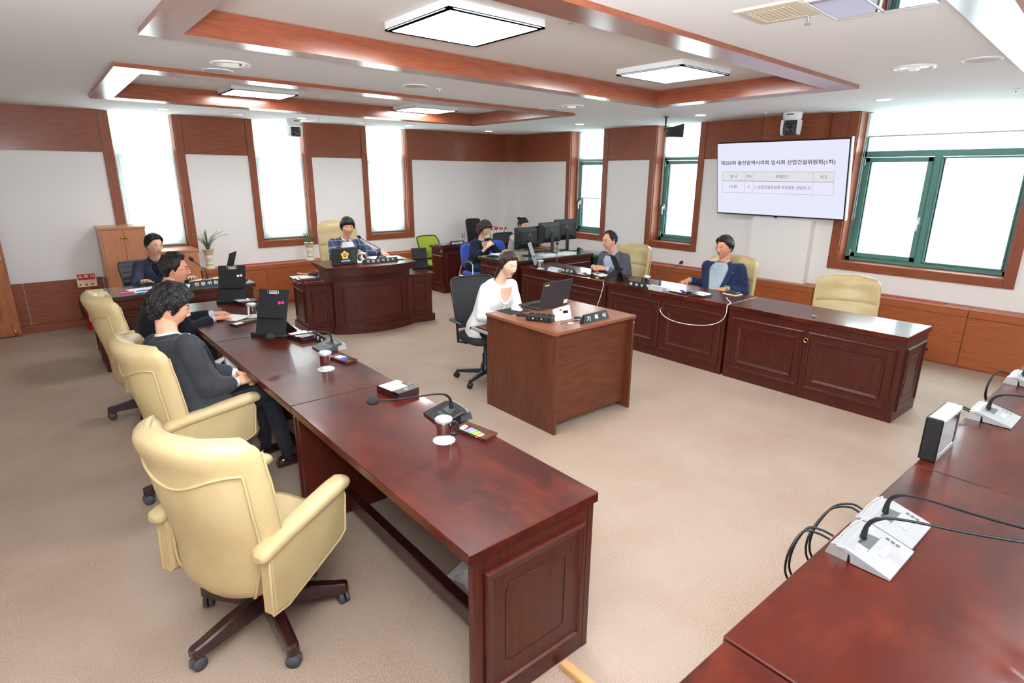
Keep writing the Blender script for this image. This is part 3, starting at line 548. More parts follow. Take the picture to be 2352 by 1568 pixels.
# --- recorder's desk
t = thing('recorder_desk', 'free-standing walnut laminate desk in the middle of the room', 'desk', (-4.883, -6.368, 0)); w, d, h = .93, .86, .84
part('top', MB().box(-.015, w+.015, -.0, d, h-.025, h, .002), 'laminate_top', t)
part('side_panel', MB().box(0, .025, .0, d, 0, h-.025, .001), 'laminate', t); part('side_panel', MB().box(w-.025, w, .0, d, 0, h-.025, .001), 'laminate', t)
part('front_panel', MB().box(.025, w-.025, .055, .073, .06, h-.025, .001), 'laminate_h', t)
part('keyboard_shelf', MB().box(.04, .5, d-.16, d+.22, .655, .668), 'laminate', t); part('shelf_rail', MB().box(-.02, .5, d+.21, d+.225, .65, .672).box(-.02, -.005, d-.02, d+.225, .65, .672), 'silver', t)
part('screw_cap', MB().lathe([(.008, 0), (.006, .002)], 10).xf(TR(w-.012, 0.0, h-.06, 0, R(90))), 'silver', t)
# --- cabinets by the window
t = thing('tall_cabinet', 'tall beech two-door cabinet with round brass knobs', 'cabinet', (-7.10, -.45, 0)); w, d, h = .50, .42, 1.305
part('carcass', MB().box(0, w, .02, d, 0, h-.03), 'cabinet', t); part('top', MB().box(-.006, w+.006, -.008, d, h-.03, h, .003), 'cabinet', t); part('side_edge', MB().box(0, .018, 0, .02, .0, h-.03), 'cabinet', t)
for i in (0, 1):
    a = .02+i*(w-.03)/2; dd = part('door', MB().box(a, a+(w-.04)/2, 0, .019, .06, h-.036, .002), 'cabinet', t)
    part('knob', MB().lathe([(.006, 0), (.006, .012), (.014, .018), (.016, .026), (.01, .033), (.001, .035)], 16).xf(TR((w/2-.022, w/2+.026)[i], 0, 1.17, 0, R(90))), 'brass', dd)
t = thing('low_cabinet', 'low beech cabinet beside the tall cabinet, below the tall window', 'cabinet', (-6.595, -.45, 0)); w, d, h = .58, .42, .965
part('carcass', MB().box(0, w, .02, d, 0, h-.03), 'cabinet', t); part('top', MB().box(-.006, w+.006, -.008, d, h-.03, h, .003), 'cabinet', t)
for i in (0, 1): dd = part('door', MB().box(.004+i*w/2, i*w/2+w/2-.004, 0, .019, .06, h-.036, .002), 'cabinet', t); part('knob', MB().lathe([(.006, 0), (.006, .012), (.014, .018), (.016, .026), (.001, .035)], 16).xf(TR(w/2+(-.04, .04)[i], 0, .82, 0, R(90))), 'brass', dd)

# ================================================================ CHAIRS
def castor(parent, x, y, a, r=.03, hood=True):
    mb = MB()
    for s in (-1, 1): mb.lathe([(r*.55, 0), (r*.9, .002), (r, .006), (r, .016), (r*.9, .02), (r*.5, .02)], 18, mi=0).xf(TR(0, s*.012-(.01 if s > 0 else .01)+.0, r, 0, R(-90)), len(mb.v)-6*18-36) if False else None
    for s in (-1, 1):
        q = MB().lathe([(.001, .004), (r*.6, .004), (r*.62, .0), (r*.95, .0), (r, .004), (r, .014), (r*.95, .018), (.001, .018)], 18).xf(TR(0, .004 if s > 0 else -.004, r, 0, R(-90) if s > 0 else R(90))); mb.add(q.v, q.f, 0, True)
    mb.lathe([(.008, r), (.008, r*2+.01)], 10)
    mb.tube([(-r*1.05, 0, r*.9), (-r*.8, 0, r*1.75), (0, 0, r*2.15), (r*.5, 0, r*2)], [.006, .012, .013, .006], 8)
    return mb.xf(TR(x, y, 0, a))
def star(parent, Rr, ang0, matl, hub, castr=.03, wood=True):
    for k in range(5):
        a = ang0+k*2*pi/5
        if wood: lp = [[(x, -w, z0), (x, w, z0), (x, w*.9, z1-.006), (x, w*.6, z1), (x, -w*.6, z1), (x, -w*.9, z1-.006)] for x, w, z0, z1 in ((.03, .034, .085, .165), (Rr*.55, .031, .075, .145), (Rr-.03, .029, .068, .118), (Rr+.012, .027, .068, .112), (Rr+.026, .018, .072, .106))]
        else: lp = [[(x, -w, z0), (x, w, z0), (x, w*.7, z1), (x, -w*.7, z1)] for x, w, z0, z1 in ((.02, .024, .07, .11), (Rr*.6, .02, .065, .095), (Rr, .016, .06, .08))]
        lg = part('leg', MB().loft(lp, True, True, 0, False).xf(Matrix.Rotation(a, 4, 'Z')), matl, parent)
        part('castor', castor(None, Rr*math.cos(a), Rr*math.sin(a), a+1.1+k, castr), 'black' if not wood else 'rubber', lg)
    part('gas_column', MB().lathe([(.045, .08), (.045, .16), (.03, .17), (.03, .27), (.018, .28), (.018, hub)], 18), 'black', parent)
def exec_chair(label, loc, rz, BH=1.08, W=.575, spin=.3, seat=.46, group='cream leather executive chairs'):
    t = thing('executive_chair', label, 'chair', loc, rz, group)
    # seat
    loops = []
    for z, g in ((.345, .03), (.36, .004), (.39, 0), (seat-.03, 0), (seat-.008, .012), (seat, .04)):
        lp = []
        for k in range(40):
            a = 2*pi*k/40; c, s = math.cos(a), math.sin(a); lp.append((.03+(.28-g)*abs(c)**.35*(1 if c > 0 else -1), (.235-g)*abs(s)**.35*(1 if s > 0 else -1), z+(0.012 if c > .5 and z > .4 else 0)))
        loops.append(lp)
    part('seat', MB().loft(loops), 'leather', t)
    part('seat_piping', MB().tube([(p[0], p[1], p[2]) for p in loops[2]]+[loops[2][0]], .005, 6), 'leather_g', t)
    # backrest
    z0 = .33; H = BH-z0
    def prof(v):   # centre line: x offset, half width, thickness
        x = -.235+.012*math.sin(min(v, .6)/.6*pi)-.14*max(0, v-.25)**1.15
        w = (W/2)*(.80+.20*min(1, v/.3)) if v < .3 else W/2*(1+.03*math.sin((v-.3)/.7*pi))
        th = .085+.035*math.sin(v*pi)
        if v > .80: th += .045*math.sin(min(1, (v-.80)/.17)*pi/2)
        return x, w, th
    def P(u, v, side):    # u -1..1 lateral; side -1 back .. +1 front
        x, w, th = prof(v); cr = 1
        if v > .90: k = (v-.90)/.10; w *= 1-.07*k**2-.10*k**7; th *= math.sqrt(max(.02, 1-.97*k**2.2))
        if v < .08: k = (.08-v)/.08; w *= 1-.2*k*k; th *= 1-.6*k*k
        bend = .125*abs(u)**2.4*(.35+.65*math.sin(max(.15, min(1, v*1.15))*pi*.5))
        dent = .014*math.exp(-((v-.64)/.014)**2) if side > 0 else 0
        return (x+bend+side*th/2-dent*(1 if abs(u) < .93 else 0), u*w, z0+H*v-.022*abs(u)**3*max(0, (v-.7)/.3)-(.02*max(0, v-.9)/.1 if side > 0 else 0))
    vs = [0, .02, .05, .08, .14, .2, .28, .36, .44, .52, .58, .615, .63, .64, .65, .665, .70, .76, .80, .83, .86, .9, .93, .96, .98, .993, 1]
    loops = []
    for v in vs:
        lp = []
        for k in range(44):
            a = 2*pi*k/44; c, s = math.cos(a), math.sin(a); lp.append(P(abs(s)**.55*(1 if s > 0 else -1), v, abs(c)**.6*(1 if c > 0 else -1)))
        loops.append(lp)
    bk = part('backrest', MB().loft(loops), 'leather', t)
    pip = [P(-.96, v/40, -1) for v in range(2, 33)]+[P(-.93+.1*k, .80-.0*k-.045*math.sin(k/18.6*pi), -1.03) for k in range(0, 19)]+[P(.96, v/40, -1) for v in range(32, 1, -1)]
    pp = []
    for v in range(1, 33): pp.append(P(-.93, .025*v, -.97))
    pts2 = [P(-.93+1.86*k/24, .81+(.05*math.cos(k/24*2*pi)-.05), -1.02) for k in range(25)]
    part('back_piping', MB().tube(pp+pts2+[P(.93, .025*v, -.97) for v in range(32, 0, -1)], .0065, 6), 'leather_g', bk)
    part('edge_piping', MB().tube([P(-.99, .025*v, .45) for v in range(6, 37)], .005, 6).tube([P(.99, .025*v, .45) for v in range(6, 37)], .005, 6), 'leather_g', bk)
    part('headrest_seam', MB().tube([P(-.9+1.8*k/16, .64, .86) for k in range(17)], .003, 6), 'leather_g', bk)
    for s in (-1, 1):
        y = 0; AY = lambda x: s*(.272-.11*x); poly = [(-.235, .33), (-.15, .315), (.20, .385), (.245, .41), (.262, .58), (.25, .615), (-.225, .595)]
        am = MB(); n = len(poly)
        for k, (g, yy) in enumerate(((.0, -.022), (0, .022))): pass
        cx, cz = 0.0, .5
        lo = [[(cx+(x-cx)*f, AY(x)+yy, cz+(z-cz)*f) for x, z in poly] for f, yy in ((.93, -.030), (1, -.022), (1, .022), (.93, .030))]
        am.loft(lo, True, True, 0, False); a_ = part('armrest', am, 'leather', t)
        pad = []
        for x, z, w, hh in ((-.262, .590, .020, .012), (-.25, .594, .040, .026), (-.22, .600, .046, .030), (-.12, .612, .046, .031), (.05, .624, .048, .032), (.20, .634, .050, .033), (.27, .636, .048, .030), (.295, .634, .038, .022), (.305, .632, .018, .01)):
            pad.append([(x, AY(x)+w*abs(math.cos(q))**.8*(1 if math.cos(q) > 0 else -1), z+hh*abs(math.sin(q))**.8*(1 if math.sin(q) > 0 else -1)) for q in [2*pi*k/20 for k in range(20)]])
        part('arm_pad', MB().loft(pad), 'leather', a_)
        part('arm_piping', MB().tube([(x, AY(x)+s*.026, z) for x, z in poly+[poly[0]]], .0055, 6), 'leather_g', a_)
    part('mechanism', MB().box(-.14, .12, -.09, .09, .29, .345, .012).tube([(.02, -.09, .315), (.03, -.24, .315)], .006, 8).tube([(.03, -.24, .315), (.035, -.28, .312)], .011, 8), 'black', t)
    star(t, .33, spin, 'dark_wood', .33)
    return t
G4 = 'cream leather executive chairs'
C3 = exec_chair('empty cream leather executive chair in the foreground, nearest the viewer', (-7.26, -6.955, 0), R(25), spin=R(53-25))
copy(C3, 'cream leather executive chair under the man in the dark grey jacket', (-7.18, -5.515, 0), R(4), G4)
copy(C3, 'cream leather executive chair of the man in navy at the left row, farthest of three', (-7.19, -3.88, 0), R(0), G4)
copy(C3, 'cream leather executive chair behind the man with clasped hands', (-1.66, -4.33, 0), R(180), G4)
copy(C3, 'cream leather executive chair under the man in navy by the television', (-1.63, -5.82, 0), R(186), G4)
copy(C3, 'empty cream leather executive chair below the big window', (-1.58, -7.15, -.07), R(203), G4)
exec_chair('high-backed cream leather chair behind the podium', (-4.26, -1.22, 0), R(-94), BH=1.31, W=.56, seat=.5, group=G4)
def guest_chair(label, loc, rz, group='blue guest chairs'):
    t = thing('guest_chair', label, 'chair', loc, rz, group)
    def pad(cx, cy, cz, a, b, h, axis):
        lp = []
        for z, g in ((-h/2, .03), (-h/2+.012, .005), (h/2-.012, 0), (h/2, .03)):
            r = []
            for k in range(32):
                q = 2*pi*k/32; c, s = math.cos(q), math.sin(q); u = (a-g)*abs(c)**.45*(1 if c > 0 else -1); v = (b-g)*abs(s)**.45*(1 if s > 0 else -1)
                r.append((cx+u, cy+v, cz+z) if axis == 'z' else (cx+z-.05*(u/.2)*.6-.05*(v/.22)**2*-1, cy+v, cz+u))
            lp.append(r)
        return MB().loft(lp)
    part('seat', pad(.02, 0, .44, .22, .23, .07, 'z'), 'blue_fab', t); part('backrest', pad(-.225, 0, .70, .20, .23, .05, 'x'), 'blue_fab', t)
    for s in (-1, 1):
        y = s*.265
        fr = part('side_frame', MB().tube([(.22, y, 0), (.22, y, .60), (.20, y, .64), (.15, y, .655), (-.02, y, .645), (-.10, y, .60), (-.17, y, .42), (-.20, y, .02), (-.205, y, 0)], .0125, 10), 'chrome', t)
        part('arm_pad', MB().tube([(.235, y, .665), (.15, y, .675), (.0, y, .665), (-.09, y, .62), (-.12, y, .55)], [.014, .02, .02, .018, .012], 10, sq=(1.3, .7)), 'black', fr)
    part('seat_rail', MB().tube([(.18, -.265, .40), (.18, .265, .40)], .011, 8).tube([(-.15, -.265, .42), (-.15, .265, .42)], .011, 8).tube([(.2, -.265, .42), (-.17, -.265, .40)], .011, 8).tube([(.2, .265, .42), (-.17, .265, .40)], .011, 8), 'chrome', t)
    part('back_support', MB().tube([(-.15, -.1, .42), (-.24, -.1, .5), (-.25, -.1, .7)], .01, 8).tube([(-.15, .1, .42), (-.24, .1, .5), (-.25, .1, .7)], .01, 8), 'chrome', t)
    return t
g0 = guest_chair('blue guest chair with chrome arms, occupied by the woman in navy', (-2.23, -1.83, 0), R(-92))
copy(g0, 'empty blue guest chair between the woman in navy and the monitors', (-1.68, -1.72, 0), R(-90), 'blue guest chairs')
def task_chair(label, loc, rz, fab, frame, high=1.0, ribs=False, W=.25, name='task_chair', arms=True, z0=.52):
    t = thing(name, label, 'chair', loc, rz)
    lp = []
    for z, g in ((.42, .04), (.435, 0), (.475, 0), (.49, .03)):
        lp.append([(.02+(.25-g)*abs(math.cos(q))**.5*(1 if math.cos(q) > 0 else -1), (.25-g)*abs(math.sin(q))**.5*(1 if math.sin(q) > 0 else -1), z) for q in [2*pi*k/32 for k in range(32)]])
    part('seat', MB().loft(lp), fab, t)
    def P(u, v, s):
        w = W*(.86+.14*math.sin(v*pi*.8)); 
        if v > .88: w *= 1-.12*((v-.88)/.12)**2
        return (-.22-.10*v*v+.03*math.sin(v*pi)+.05*u*u+s, u*w, z0+(high-z0)*v)
    T = .05 if ribs else .012
    lp = []
    nv = 30
    for j in range(nv+1):
        v = j/nv; th = T/2*(1 if not ribs else 1-.35*(abs(math.sin(v*pi*6))<.25)); e = 1 if 0 < j < nv else .4
        lp.append([P(abs(math.cos(q))**.5*(1 if math.cos(q) > 0 else -1), v, th*e*abs(math.sin(q))**.7*(1 if math.sin(q) > 0 else -1)) for q in [2*pi*k/28 for k in range(28)]])
    bk = part('backrest', MB().loft(lp), fab, t)
    if not ribs: part('back_frame', MB().tube([P(-1, .02+.96*k/12, 0) for k in range(13)]+[P(-1+2*k/10, 1, 0) for k in range(1, 10)]+[P(1, 1-.98*k/12, 0) for k in range(13)]+[P(-1, .02, 0)], .011, 8), frame, bk)
    part('spine', MB().tube([(-.05, 0, .41), (-.22, 0, .41), (-.27, 0, .5), P(0, .35, -.03)], [.02, .02, .02, .012], 8), frame, t)
    if arms:
        for s in (-1, 1):
            a_ = part('arm_post', MB().tube([(.0, s*.2, .41), (-.02, s*.29, .43), (-.02, s*.30, .62)], .013, 8), frame, t); part('arm_pad', MB().box(-.13, .12, s*.30-.035, s*.30+.035, .62, .645, .01), 'black', a_)
    star(t, .30, .2, 'black', .42, .026, wood=False); return t
task_chair('lime-green mesh office chair with black frame, beside the far desk', (-2.20, -.50, 0), R(-84), 'lime', 'black', .90, arms=True, W=.235, z0=.5)
task_chair('tall black office chair leaning behind the woman in navy', (-1.24, -.52, 0), R(-100), 'mesh_black', 'black', 1.16, W=.16)
task_chair("black ribbed leather chair of the man beside the cabinets", (-6.72, -1.16, 0), R(-75), 'black_leather', 'black', .93, ribs=True, W=.26)
task_chair('black mesh task chair under the woman in white', (-4.50, -4.98, 0), R(-97), 'mesh_black', 'black', 1.00, W=.255)
task_chair('black office chair of the woman with the hair bun', (-1.07, -1.28, 0), R(-90), 'mesh_black', 'black', .95)
# ================================================================ THINGS ON THE DESKS
# gooseneck microphone: local +x points to the speaker, origin at desk level under the unit
def mic(label, loc, rz, head, body='dark_grey', w=.19, d=.15, group='gooseneck microphone units', cable=True):
    t = thing('microphone', label, 'microphone', loc, rz, group)
    mb = MB(); lp = []
    for s in (-1, -.9, -.5, 0, .5, .9, 1):
        y = s*w/2; bx = -d*.5+(.012*s*s); k = .9 if abs(s) == 1 else 1
        lp.append([(bx, y, .046*k), (bx+.03, y, .052*k), (bx+.05, y, .046*k), (d*.5+.02, y, .010), (d*.5+.02, y, .003), (bx+.05, y, .003), (bx+.045, y, .03)])
    part('top_plate', mb.loft(lp, True, True, 0, False), body, t)
    part('base', MB().prism([(-d*.5-.02, 0), (-d*.5+.05, 0), (-d*.5+.05, .035), (-d*.5+.01, .046), (-d*.5-.008, .04)], -w/2+.004, w/2-.004, ax='y'), 'silver' if body != 'black' else 'dark_grey', t)
    rim = MB().tube([(-d*.5+.012*s_*s_-.003, s_*w/2, .046) for s_ in [-1+.1*k for k in range(21)]], .003, 6); part('rim', rim, 'silver', t)
    sl = math.atan2(-.036, d+.02-.05)
    def top(x, y, dz=0): return (x, y, .046+(x-(-d*.5+.05))*(-.036/(d-.03))+dz)
    gm = MB(); a = [top(-d*.5+.052, -w*.44, .0006), top(-d*.5+.052, w*.44, .0006), top(-d*.5+.09, w*.44, .0006), top(-d*.5+.09, -w*.44, .0006)]; gm.add(a, [(0, 1, 2, 3)]); part('speaker_grille', gm, 'rubber' if body != 'grey' else 'dark_grey', t)
    bm = MB(); x0, x1 = d*.5-.045, d*.5-.025
    bm.add([top(x0, -.03, .0008), top(x0, .03, .0008), top(x1, .03, .0008), top(x1, -.03, .0008), top(x0, -.03, .003), top(x0, .03, .003), top(x1, .03, .003), top(x1, -.03, .003)], [(4, 5, 6, 7), (0, 1, 5, 4), (1, 2, 6, 5), (2, 3, 7, 6), (3, 0, 4, 7)]); part('talk_button', bm, 'silver' if body == 'grey' else 'dark_grey', t)
    bm = MB(); x0 = d*.5-.06
    for k in range(3): bm.add([top(x0+k*.016, w*.33, .0012), top(x0+k*.016, w*.40, .0012), top(x0+k*.016+.012, w*.40, .0012), top(x0+k*.016+.012, w*.33, .0012)], [(0, 1, 2, 3)])
    part('side_button', bm, 'dark_grey' if body == 'grey' else 'rubber', t)
    h = Vector(head); p0 = Vector((-d*.5+.055, 0, .045)); up = Vector((0, 0, 1))
    lift = max(.05, min(.11, h.z*.55)); hd = Vector((h.x, h.y, 0)).normalized() if Vector((h.x, h.y, 0)).length > .02 else Vector((1, 0, 0))
    pts = [p0, p0+up*.02]; c1 = p0+up*(lift*1.3); c2 = p0+up*lift*1.25+hd*.06
    for k in range(1, 13):
        s = k/12; q = (1-s)**3*(p0+up*.02)+3*(1-s)**2*s*c1+3*(1-s)*s*s*(p0+(h-p0)*.35+up*lift*.35)+s**3*h; pts.append(q)
    part('gooseneck', MB().tube(pts, [.012, .010]+[.0075]*3+[.0048]*9, 8), 'black', t)
    dr = (pts[-1]-pts[-3]).normalized(); hp = MB().tube([h-dr*.005, h+dr*.004, h+dr*.016, h+dr*.034, h+dr*.05, h+dr*.058], [.008, .016, .0205, .0205, .015, .005], 14)
    part('windscreen', hp, 'black_m', t)
    return t
mic('microphone at the nearest left-row desk, dark unit beside the round-topped mug', (-6.27, -6.98, TOPZ), R(180-6), (.39, .03, .185), 'black', w=.2)
mic('microphone at the middle left-row desk, behind the mug', (-6.25, -5.40, TOPZ), R(180), (.41, .09, .18))
mic('microphone at the farthest left-row desk, reaching across to the man in navy', (-6.19, -3.68, TOPZ), R(150), (.33, -.40, .19))
mic('left grey microphone unit of the pair in the foreground', (-5.80, -8.845, TOPZ), R(-90), (.40, .05, .23), 'grey', w=.225, d=.16)
mic('right grey microphone unit of the pair in the foreground', (-5.565, -8.835, TOPZ), R(-90), (.42, -.10, .23), 'grey', w=.225, d=.16)
mic('single grey microphone unit right of the display box', (-4.02, -8.82, TOPZ), R(-90), (.42, -.12, .22), 'grey', w=.225, d=.16)
mic('grey microphone unit cut by the right edge of the photo', (-3.16, -8.82, TOPZ), R(-90), (.42, 0, .22), 'grey', w=.225, d=.16)
mic('microphone with white base at the farthest right-row desk, beside the chrome mug', (-2.43, -3.86, TOPZ), R(0), (.52, .55, .27), 'white', w=.2)
mic('microphone with white base before the man in navy at the right row', (-2.44, -5.52, TOPZ), R(0), (.45, .07, .25), 'white', w=.2)
mic("podium microphone before the chairman's shoulder", (-4.16, -2.22, .868), R(90), (.28, .15, .27), 'black', w=.1, d=.08)
mic('microphone on the green glass desk, its head beside the navy man’s forehead', (-6.30, -2.12, .768), R(90), (.10, .10, .25), 'black', w=.12, d=.1)
# mugs
def mug(label, loc, rz=0, coaster=True, group='stainless steel mugs with lids'):
    t = thing('mug', label, 'mug', loc, rz, group); r, h = .036, .098
    part('body', MB().lathe([(r-.004, .003), (r-.001, .006), (r-.001, h-.004), (r+.001, h), (r-.003, h), (r-.004, .01), (.001, .008)], 32), 'chrome', t)
    part('lid', MB().lathe([(r+.003, h+.001), (r+.007, h+.004), (r+.007, h+.012), (r+.002, h+.017), (.001, h+.018)], 32), 'silver', t)
    ld = MB()
    for k in range(8): ld.ell(((r*.62)*math.cos(k*pi/4), (r*.62)*math.sin(k*pi/4), h+.017), .011, .011, .003, 10, 5)
    for k in range(4): ld.ell(((r*.25)*math.cos(k*pi/2), (r*.25)*math.sin(k*pi/2), h+.0175), .008, .008, .003, 10, 5)
    part('lid_relief', ld, 'paper', t)
    part('handle', MB().tube([(r-.002, 0, .082), (r+.02, 0, .084), (r+.03, 0, .07), (r+.03, 0, .034), (r+.02, 0, .02), (r-.002, 0, .022)], .006, 8, sq=(.8, 1.6)), 'black', t)
    return t
def doily(label, loc, group='white scalloped coasters'):
    n = 120; mb = MB(); lp = [[((.053+.0016*math.cos(k*pi/3)) * math.cos(2*pi*k/n), (.053+.0016*math.cos(k*pi/3))*math.sin(2*pi*k/n), z) for k in range(n)] for z in (0, .003)]; lp.append([(p[0]*.72, p[1]*.72, .0018) for p in lp[1]])
    solo('coaster', mb.loft(lp, True, True, 0, False), 'paper', label, 'coaster', group, mtx=TR(*loc))
for lab, x, y, z, rz in [('the nearest left-row desk', -6.443, -7.205, TOPZ, R(-20)), ('the middle left-row desk', -6.458, -5.835, TOPZ, R(60)), ('the farthest left-row desk, by the navy man’s hands', -6.385, -4.03, TOPZ, R(60)),
                         ('the farthest right-row desk, beside the grey board', -2.50, -3.60, TOPZ, R(90)), ('the middle right-row desk, before the man by the television', -2.38, -5.285, TOPZ, R(90))]:
    mug('steel mug with lid on '+lab, (x, y, z+.003), rz); doily('white coaster under the mug on '+lab, (x, y, z))
mug('steel cup on the podium, left of the chairman’s hand', (-4.45, -2.28, .868), R(170)); 
# memo boxes with a slip of paper
def memo(label, loc, rz, group='wooden memo boxes'):
    t = thing('memo_box', label, 'memo box', loc, rz, group)
    part('box', MB().box(-.105, .105, -.075, .075, 0, .022, .002).box(-.105, .105, -.075, -.07, .02, .036).box(.045, .105, -.075, .075, .022, .036, .002), 'dark_wood', t)
    part('lid', MB().box(.045, .105, -.073, .073, .036, .040, .001), 'dark_grey', t); part('seal', MB().lathe([(.012, 0), (.008, .0006)], 16, (.078, .0, .0402)), 'gold', t)
    part('paper_slips', MB().box(-.1, .042, -.068, .07, .022, .034), 'paper', t); part('clip_flap', MB().box(-.03, .04, .05, .09, .035, .039, .001), 'dark_wood', t); return t
m0 = memo('dark wooden memo box with white slips on the nearest left-row desk', (-6.30, -6.50, TOPZ), R(-82))
copy(m0, 'dark wooden memo box behind the pink-stickered clipboard', (-6.30, -5.02, TOPZ), R(-80), 'wooden memo boxes')
copy(m0, 'dark wooden memo box beside the white-stickered clipboard', (-6.28, -3.46, TOPZ), R(-80), 'wooden memo boxes')
copy(m0, 'memo box with yellow marker on the farthest right-row desk', (-2.33, -4.53, TOPZ), R(80), 'wooden memo boxes')
copy(m0, 'memo box with yellow marker on the middle right-row desk', (-2.38, -5.98, TOPZ), R(84), 'wooden memo boxes')
def marker(label, loc, rz, c='yellow', cat='pen', L=.13, r=.0065, name='marker_pen', group=None):
    t = thing(name, label, cat, loc, rz, group); part('barrel', MB().tube([(0, 0, r), (L*.65, 0, r)], r, 10), 'black' if c == 'yellow' else c, t); part('cap', MB().tube([(L*.65, 0, r), (L*.96, 0, r), (L, 0, r)], [r*1.1, r*1.1, r*.6], 10), c, t); return t
marker('yellow marker lying on the memo box before the man with clasped hands', (-2.46, -4.47, TOPZ), R(-78)); marker('yellow marker beside the memo box on the middle right-row desk', (-2.49, -5.90, TOPZ), R(-60))
marker('yellow marker at the right end of the podium nameplate', (-4.02, -2.42, .868), R(12)); marker('pink highlighter on the green glass desk', (-7.17, -2.27, .768), R(6), 'pink')
marker('dark blue pen beside the pink highlighter', (-7.02, -2.25, .768), R(6), 'blue')
# clear pen trays
def tray(label, loc, rz, kind, group='smoked acrylic pen trays'):
    t = thing('pen_tray', label, 'tray', loc, rz, group); a, b = .105, .048
    mb = MB(); lp = [[(sx*(a-g), sy*(b-g), z) for sx, sy in ((-1, -1), (1, -1), (1, 1), (-1, 1))] for g, z in ((.006, .001), (0, .016), (.003, .016), (.008, .004))]
    part('tray', mb.loft(lp, False, True, 0, False).add(lp[0], [(0, 1, 2, 3)]).add(lp[-1], [(0, 1, 2, 3)]), 'tray_b', t); return t
def eraser(label, loc, rz): solo('eraser', MB().ell((0, 0, .009), .036, .016, .009, 20, 8), 'blue', label, 'eraser', mtx=TR(*loc, rz))
def tabs(label, loc, rz, g='packs of index tabs'):
    t = thing('index_tabs', label, 'sticky notes', loc, rz, g); part('backing', MB().box(-.05, .05, -.024, .024, 0, .004), 'paper', t)
    cols = [(226, 120, 220), (90, 150, 226), (130, 205, 150), (90, 200, 60), (250, 220, 60), (240, 110, 90)]
    for i, c in enumerate(cols):
        for s in (-1, 1):
            k = 'tab_%d%d%d' % c
            if k not in M: M[k] = mat('tab_paper', srgb(*c), .6)
            part('tab', MB().box(-.045+i*.0145, -.032+i*.0145, s*.013-.011, s*.013+.011, .004, .006), k, t)
    return t
tray('smoked pen tray with colour tabs on the nearest left-row desk', (-6.275, -7.235, TOPZ), R(-80), 0); tabs('pack of rainbow index tabs in the nearest pen tray', (-6.29, -7.24, TOPZ+.006), R(-88))
solo('eraser', MB().box(-.022, .022, -.011, .011, 0, .012, .002), 'white', 'small white eraser in the nearest pen tray', 'eraser', mtx=TR(-6.30, -7.165, TOPZ+.006, R(20)))
tray('smoked pen tray on the middle left-row desk', (-6.29, -5.72, TOPZ), R(-80), 0); eraser('blue oval correction tape in the middle left-row pen tray', (-6.30, -5.755, TOPZ+.012), R(15)); solo('index_tabs', MB().box(-.04, .04, -.024, .024, 0, .006), 'paper', 'pale pack of tabs in the middle left-row pen tray', 'sticky notes', mtx=TR(-6.285, -5.68, TOPZ+.005, R(-75)))
tray('smoked pen tray beside the navy man’s hands on the left row', (-6.52, -4.25, TOPZ), R(20), 0); marker('green highlighter in the pen tray beside the navy man’s hands', (-6.52, -4.24, TOPZ+.006), R(15), 'leaf'); solo('index_tabs', MB().box(-.04, .04, -.02, .02, 0, .008), 'paper', 'white packet in the pen tray beside the navy man’s hands', 'sticky notes', mtx=TR(-6.57, -4.265, TOPZ+.005, R(20)))
tray('pen tray on the farthest right-row desk beside the nameplate', (-2.40, -4.30, TOPZ), R(86), 0); eraser('blue oval correction tape before the man with clasped hands', (-2.38, -4.31, TOPZ+.016), R(80)); solo('index_tabs', MB().box(-.05, .05, -.03, .03, 0, .010), 'paper', 'white packet of tabs in the farthest right-row pen tray', 'sticky notes', mtx=TR(-2.40, -4.25, TOPZ+.004, R(86)))
tray('pen tray on the middle right-row desk beside the white microphone', (-2.42, -5.76, TOPZ), R(86), 0); eraser('blue oval correction tape on the middle right-row desk', (-2.40, -5.78, TOPZ+.016), R(80)); solo('index_tabs', MB().box(-.05, .05, -.028, .028, 0, .010), 'paper', 'white packet of tabs in the middle right-row pen tray', 'sticky notes', mtx=TR(-2.41, -5.72, TOPZ+.004, R(86)))
# nameplates: triangular black bars, text faces local -y
def nameplate(label, s, loc, rz, L=.26, h=.055, mats='black', th=None, group='black nameplates', bold=.01, name='nameplate'):
    t = thing(name, label, 'nameplate', loc, rz, group); b = h*.62
    lp = [[(x, -b/2*k, .0), (x, b/2*k, .0), (x, .006, h), (x, -.006, h)] for x, k in ((-L/2-.0, 1), (L/2, 1))]
    lp[0] = [(-L/2-h*.25, -b/2, 0), (-L/2-h*.25, b/2, 0), (-L/2+h*.1, .006, h), (-L/2+h*.1, -.006, h)]; lp[1] = [(-p[0], p[1], p[2]) for p in lp[0]]
    part('plate', MB().loft(lp, True, True, 0, False), mats, t); a = math.atan2(h, b/2-.006)
    text('lettering', s, 'wht_ink', t, Matrix.Translation((0, -(b/2+.006)/2-.0005, h/2)) @ Matrix.Rotation(a, 4, 'X'), h*(th or .5), L*.80, .0008, bold)
    return t
nameplate('black nameplate reading 기록석 on the recorder’s desk', '기   록   석', (-4.37, -6.285, .84), R(2), .29, .072, th=.55, bold=.02)
nameplate('black nameplate reading 전문위원 on the green glass desk', '전 문 위 원', (-6.37, -2.34, .768), R(5), .30, .07, th=.55, bold=.02)
nameplate('black nameplate with three white characters beside the clasped hands, right row', '손 근 호', (-2.435, -4.06, TOPZ), R(-90), .25, .06, th=.55, bold=.02)
nameplate('black nameplate with three white characters beside the mug of the middle right-row desk', '홍  성  우', (-2.51, -5.25, TOPZ), R(-90), .25, .06, th=.5, bold=.012)
nameplate('black nameplate with white characters lying by the microphone of the middle left-row desk', '강  인  석', (-6.235, -5.18, TOPZ), R(-91), .24, .06, th=.5)
nameplate('long black nameplate with six white characters on the podium', '위  원  장  백  현  조', (-4.30, -2.46, .868), R(2), .50, .05, th=.62)
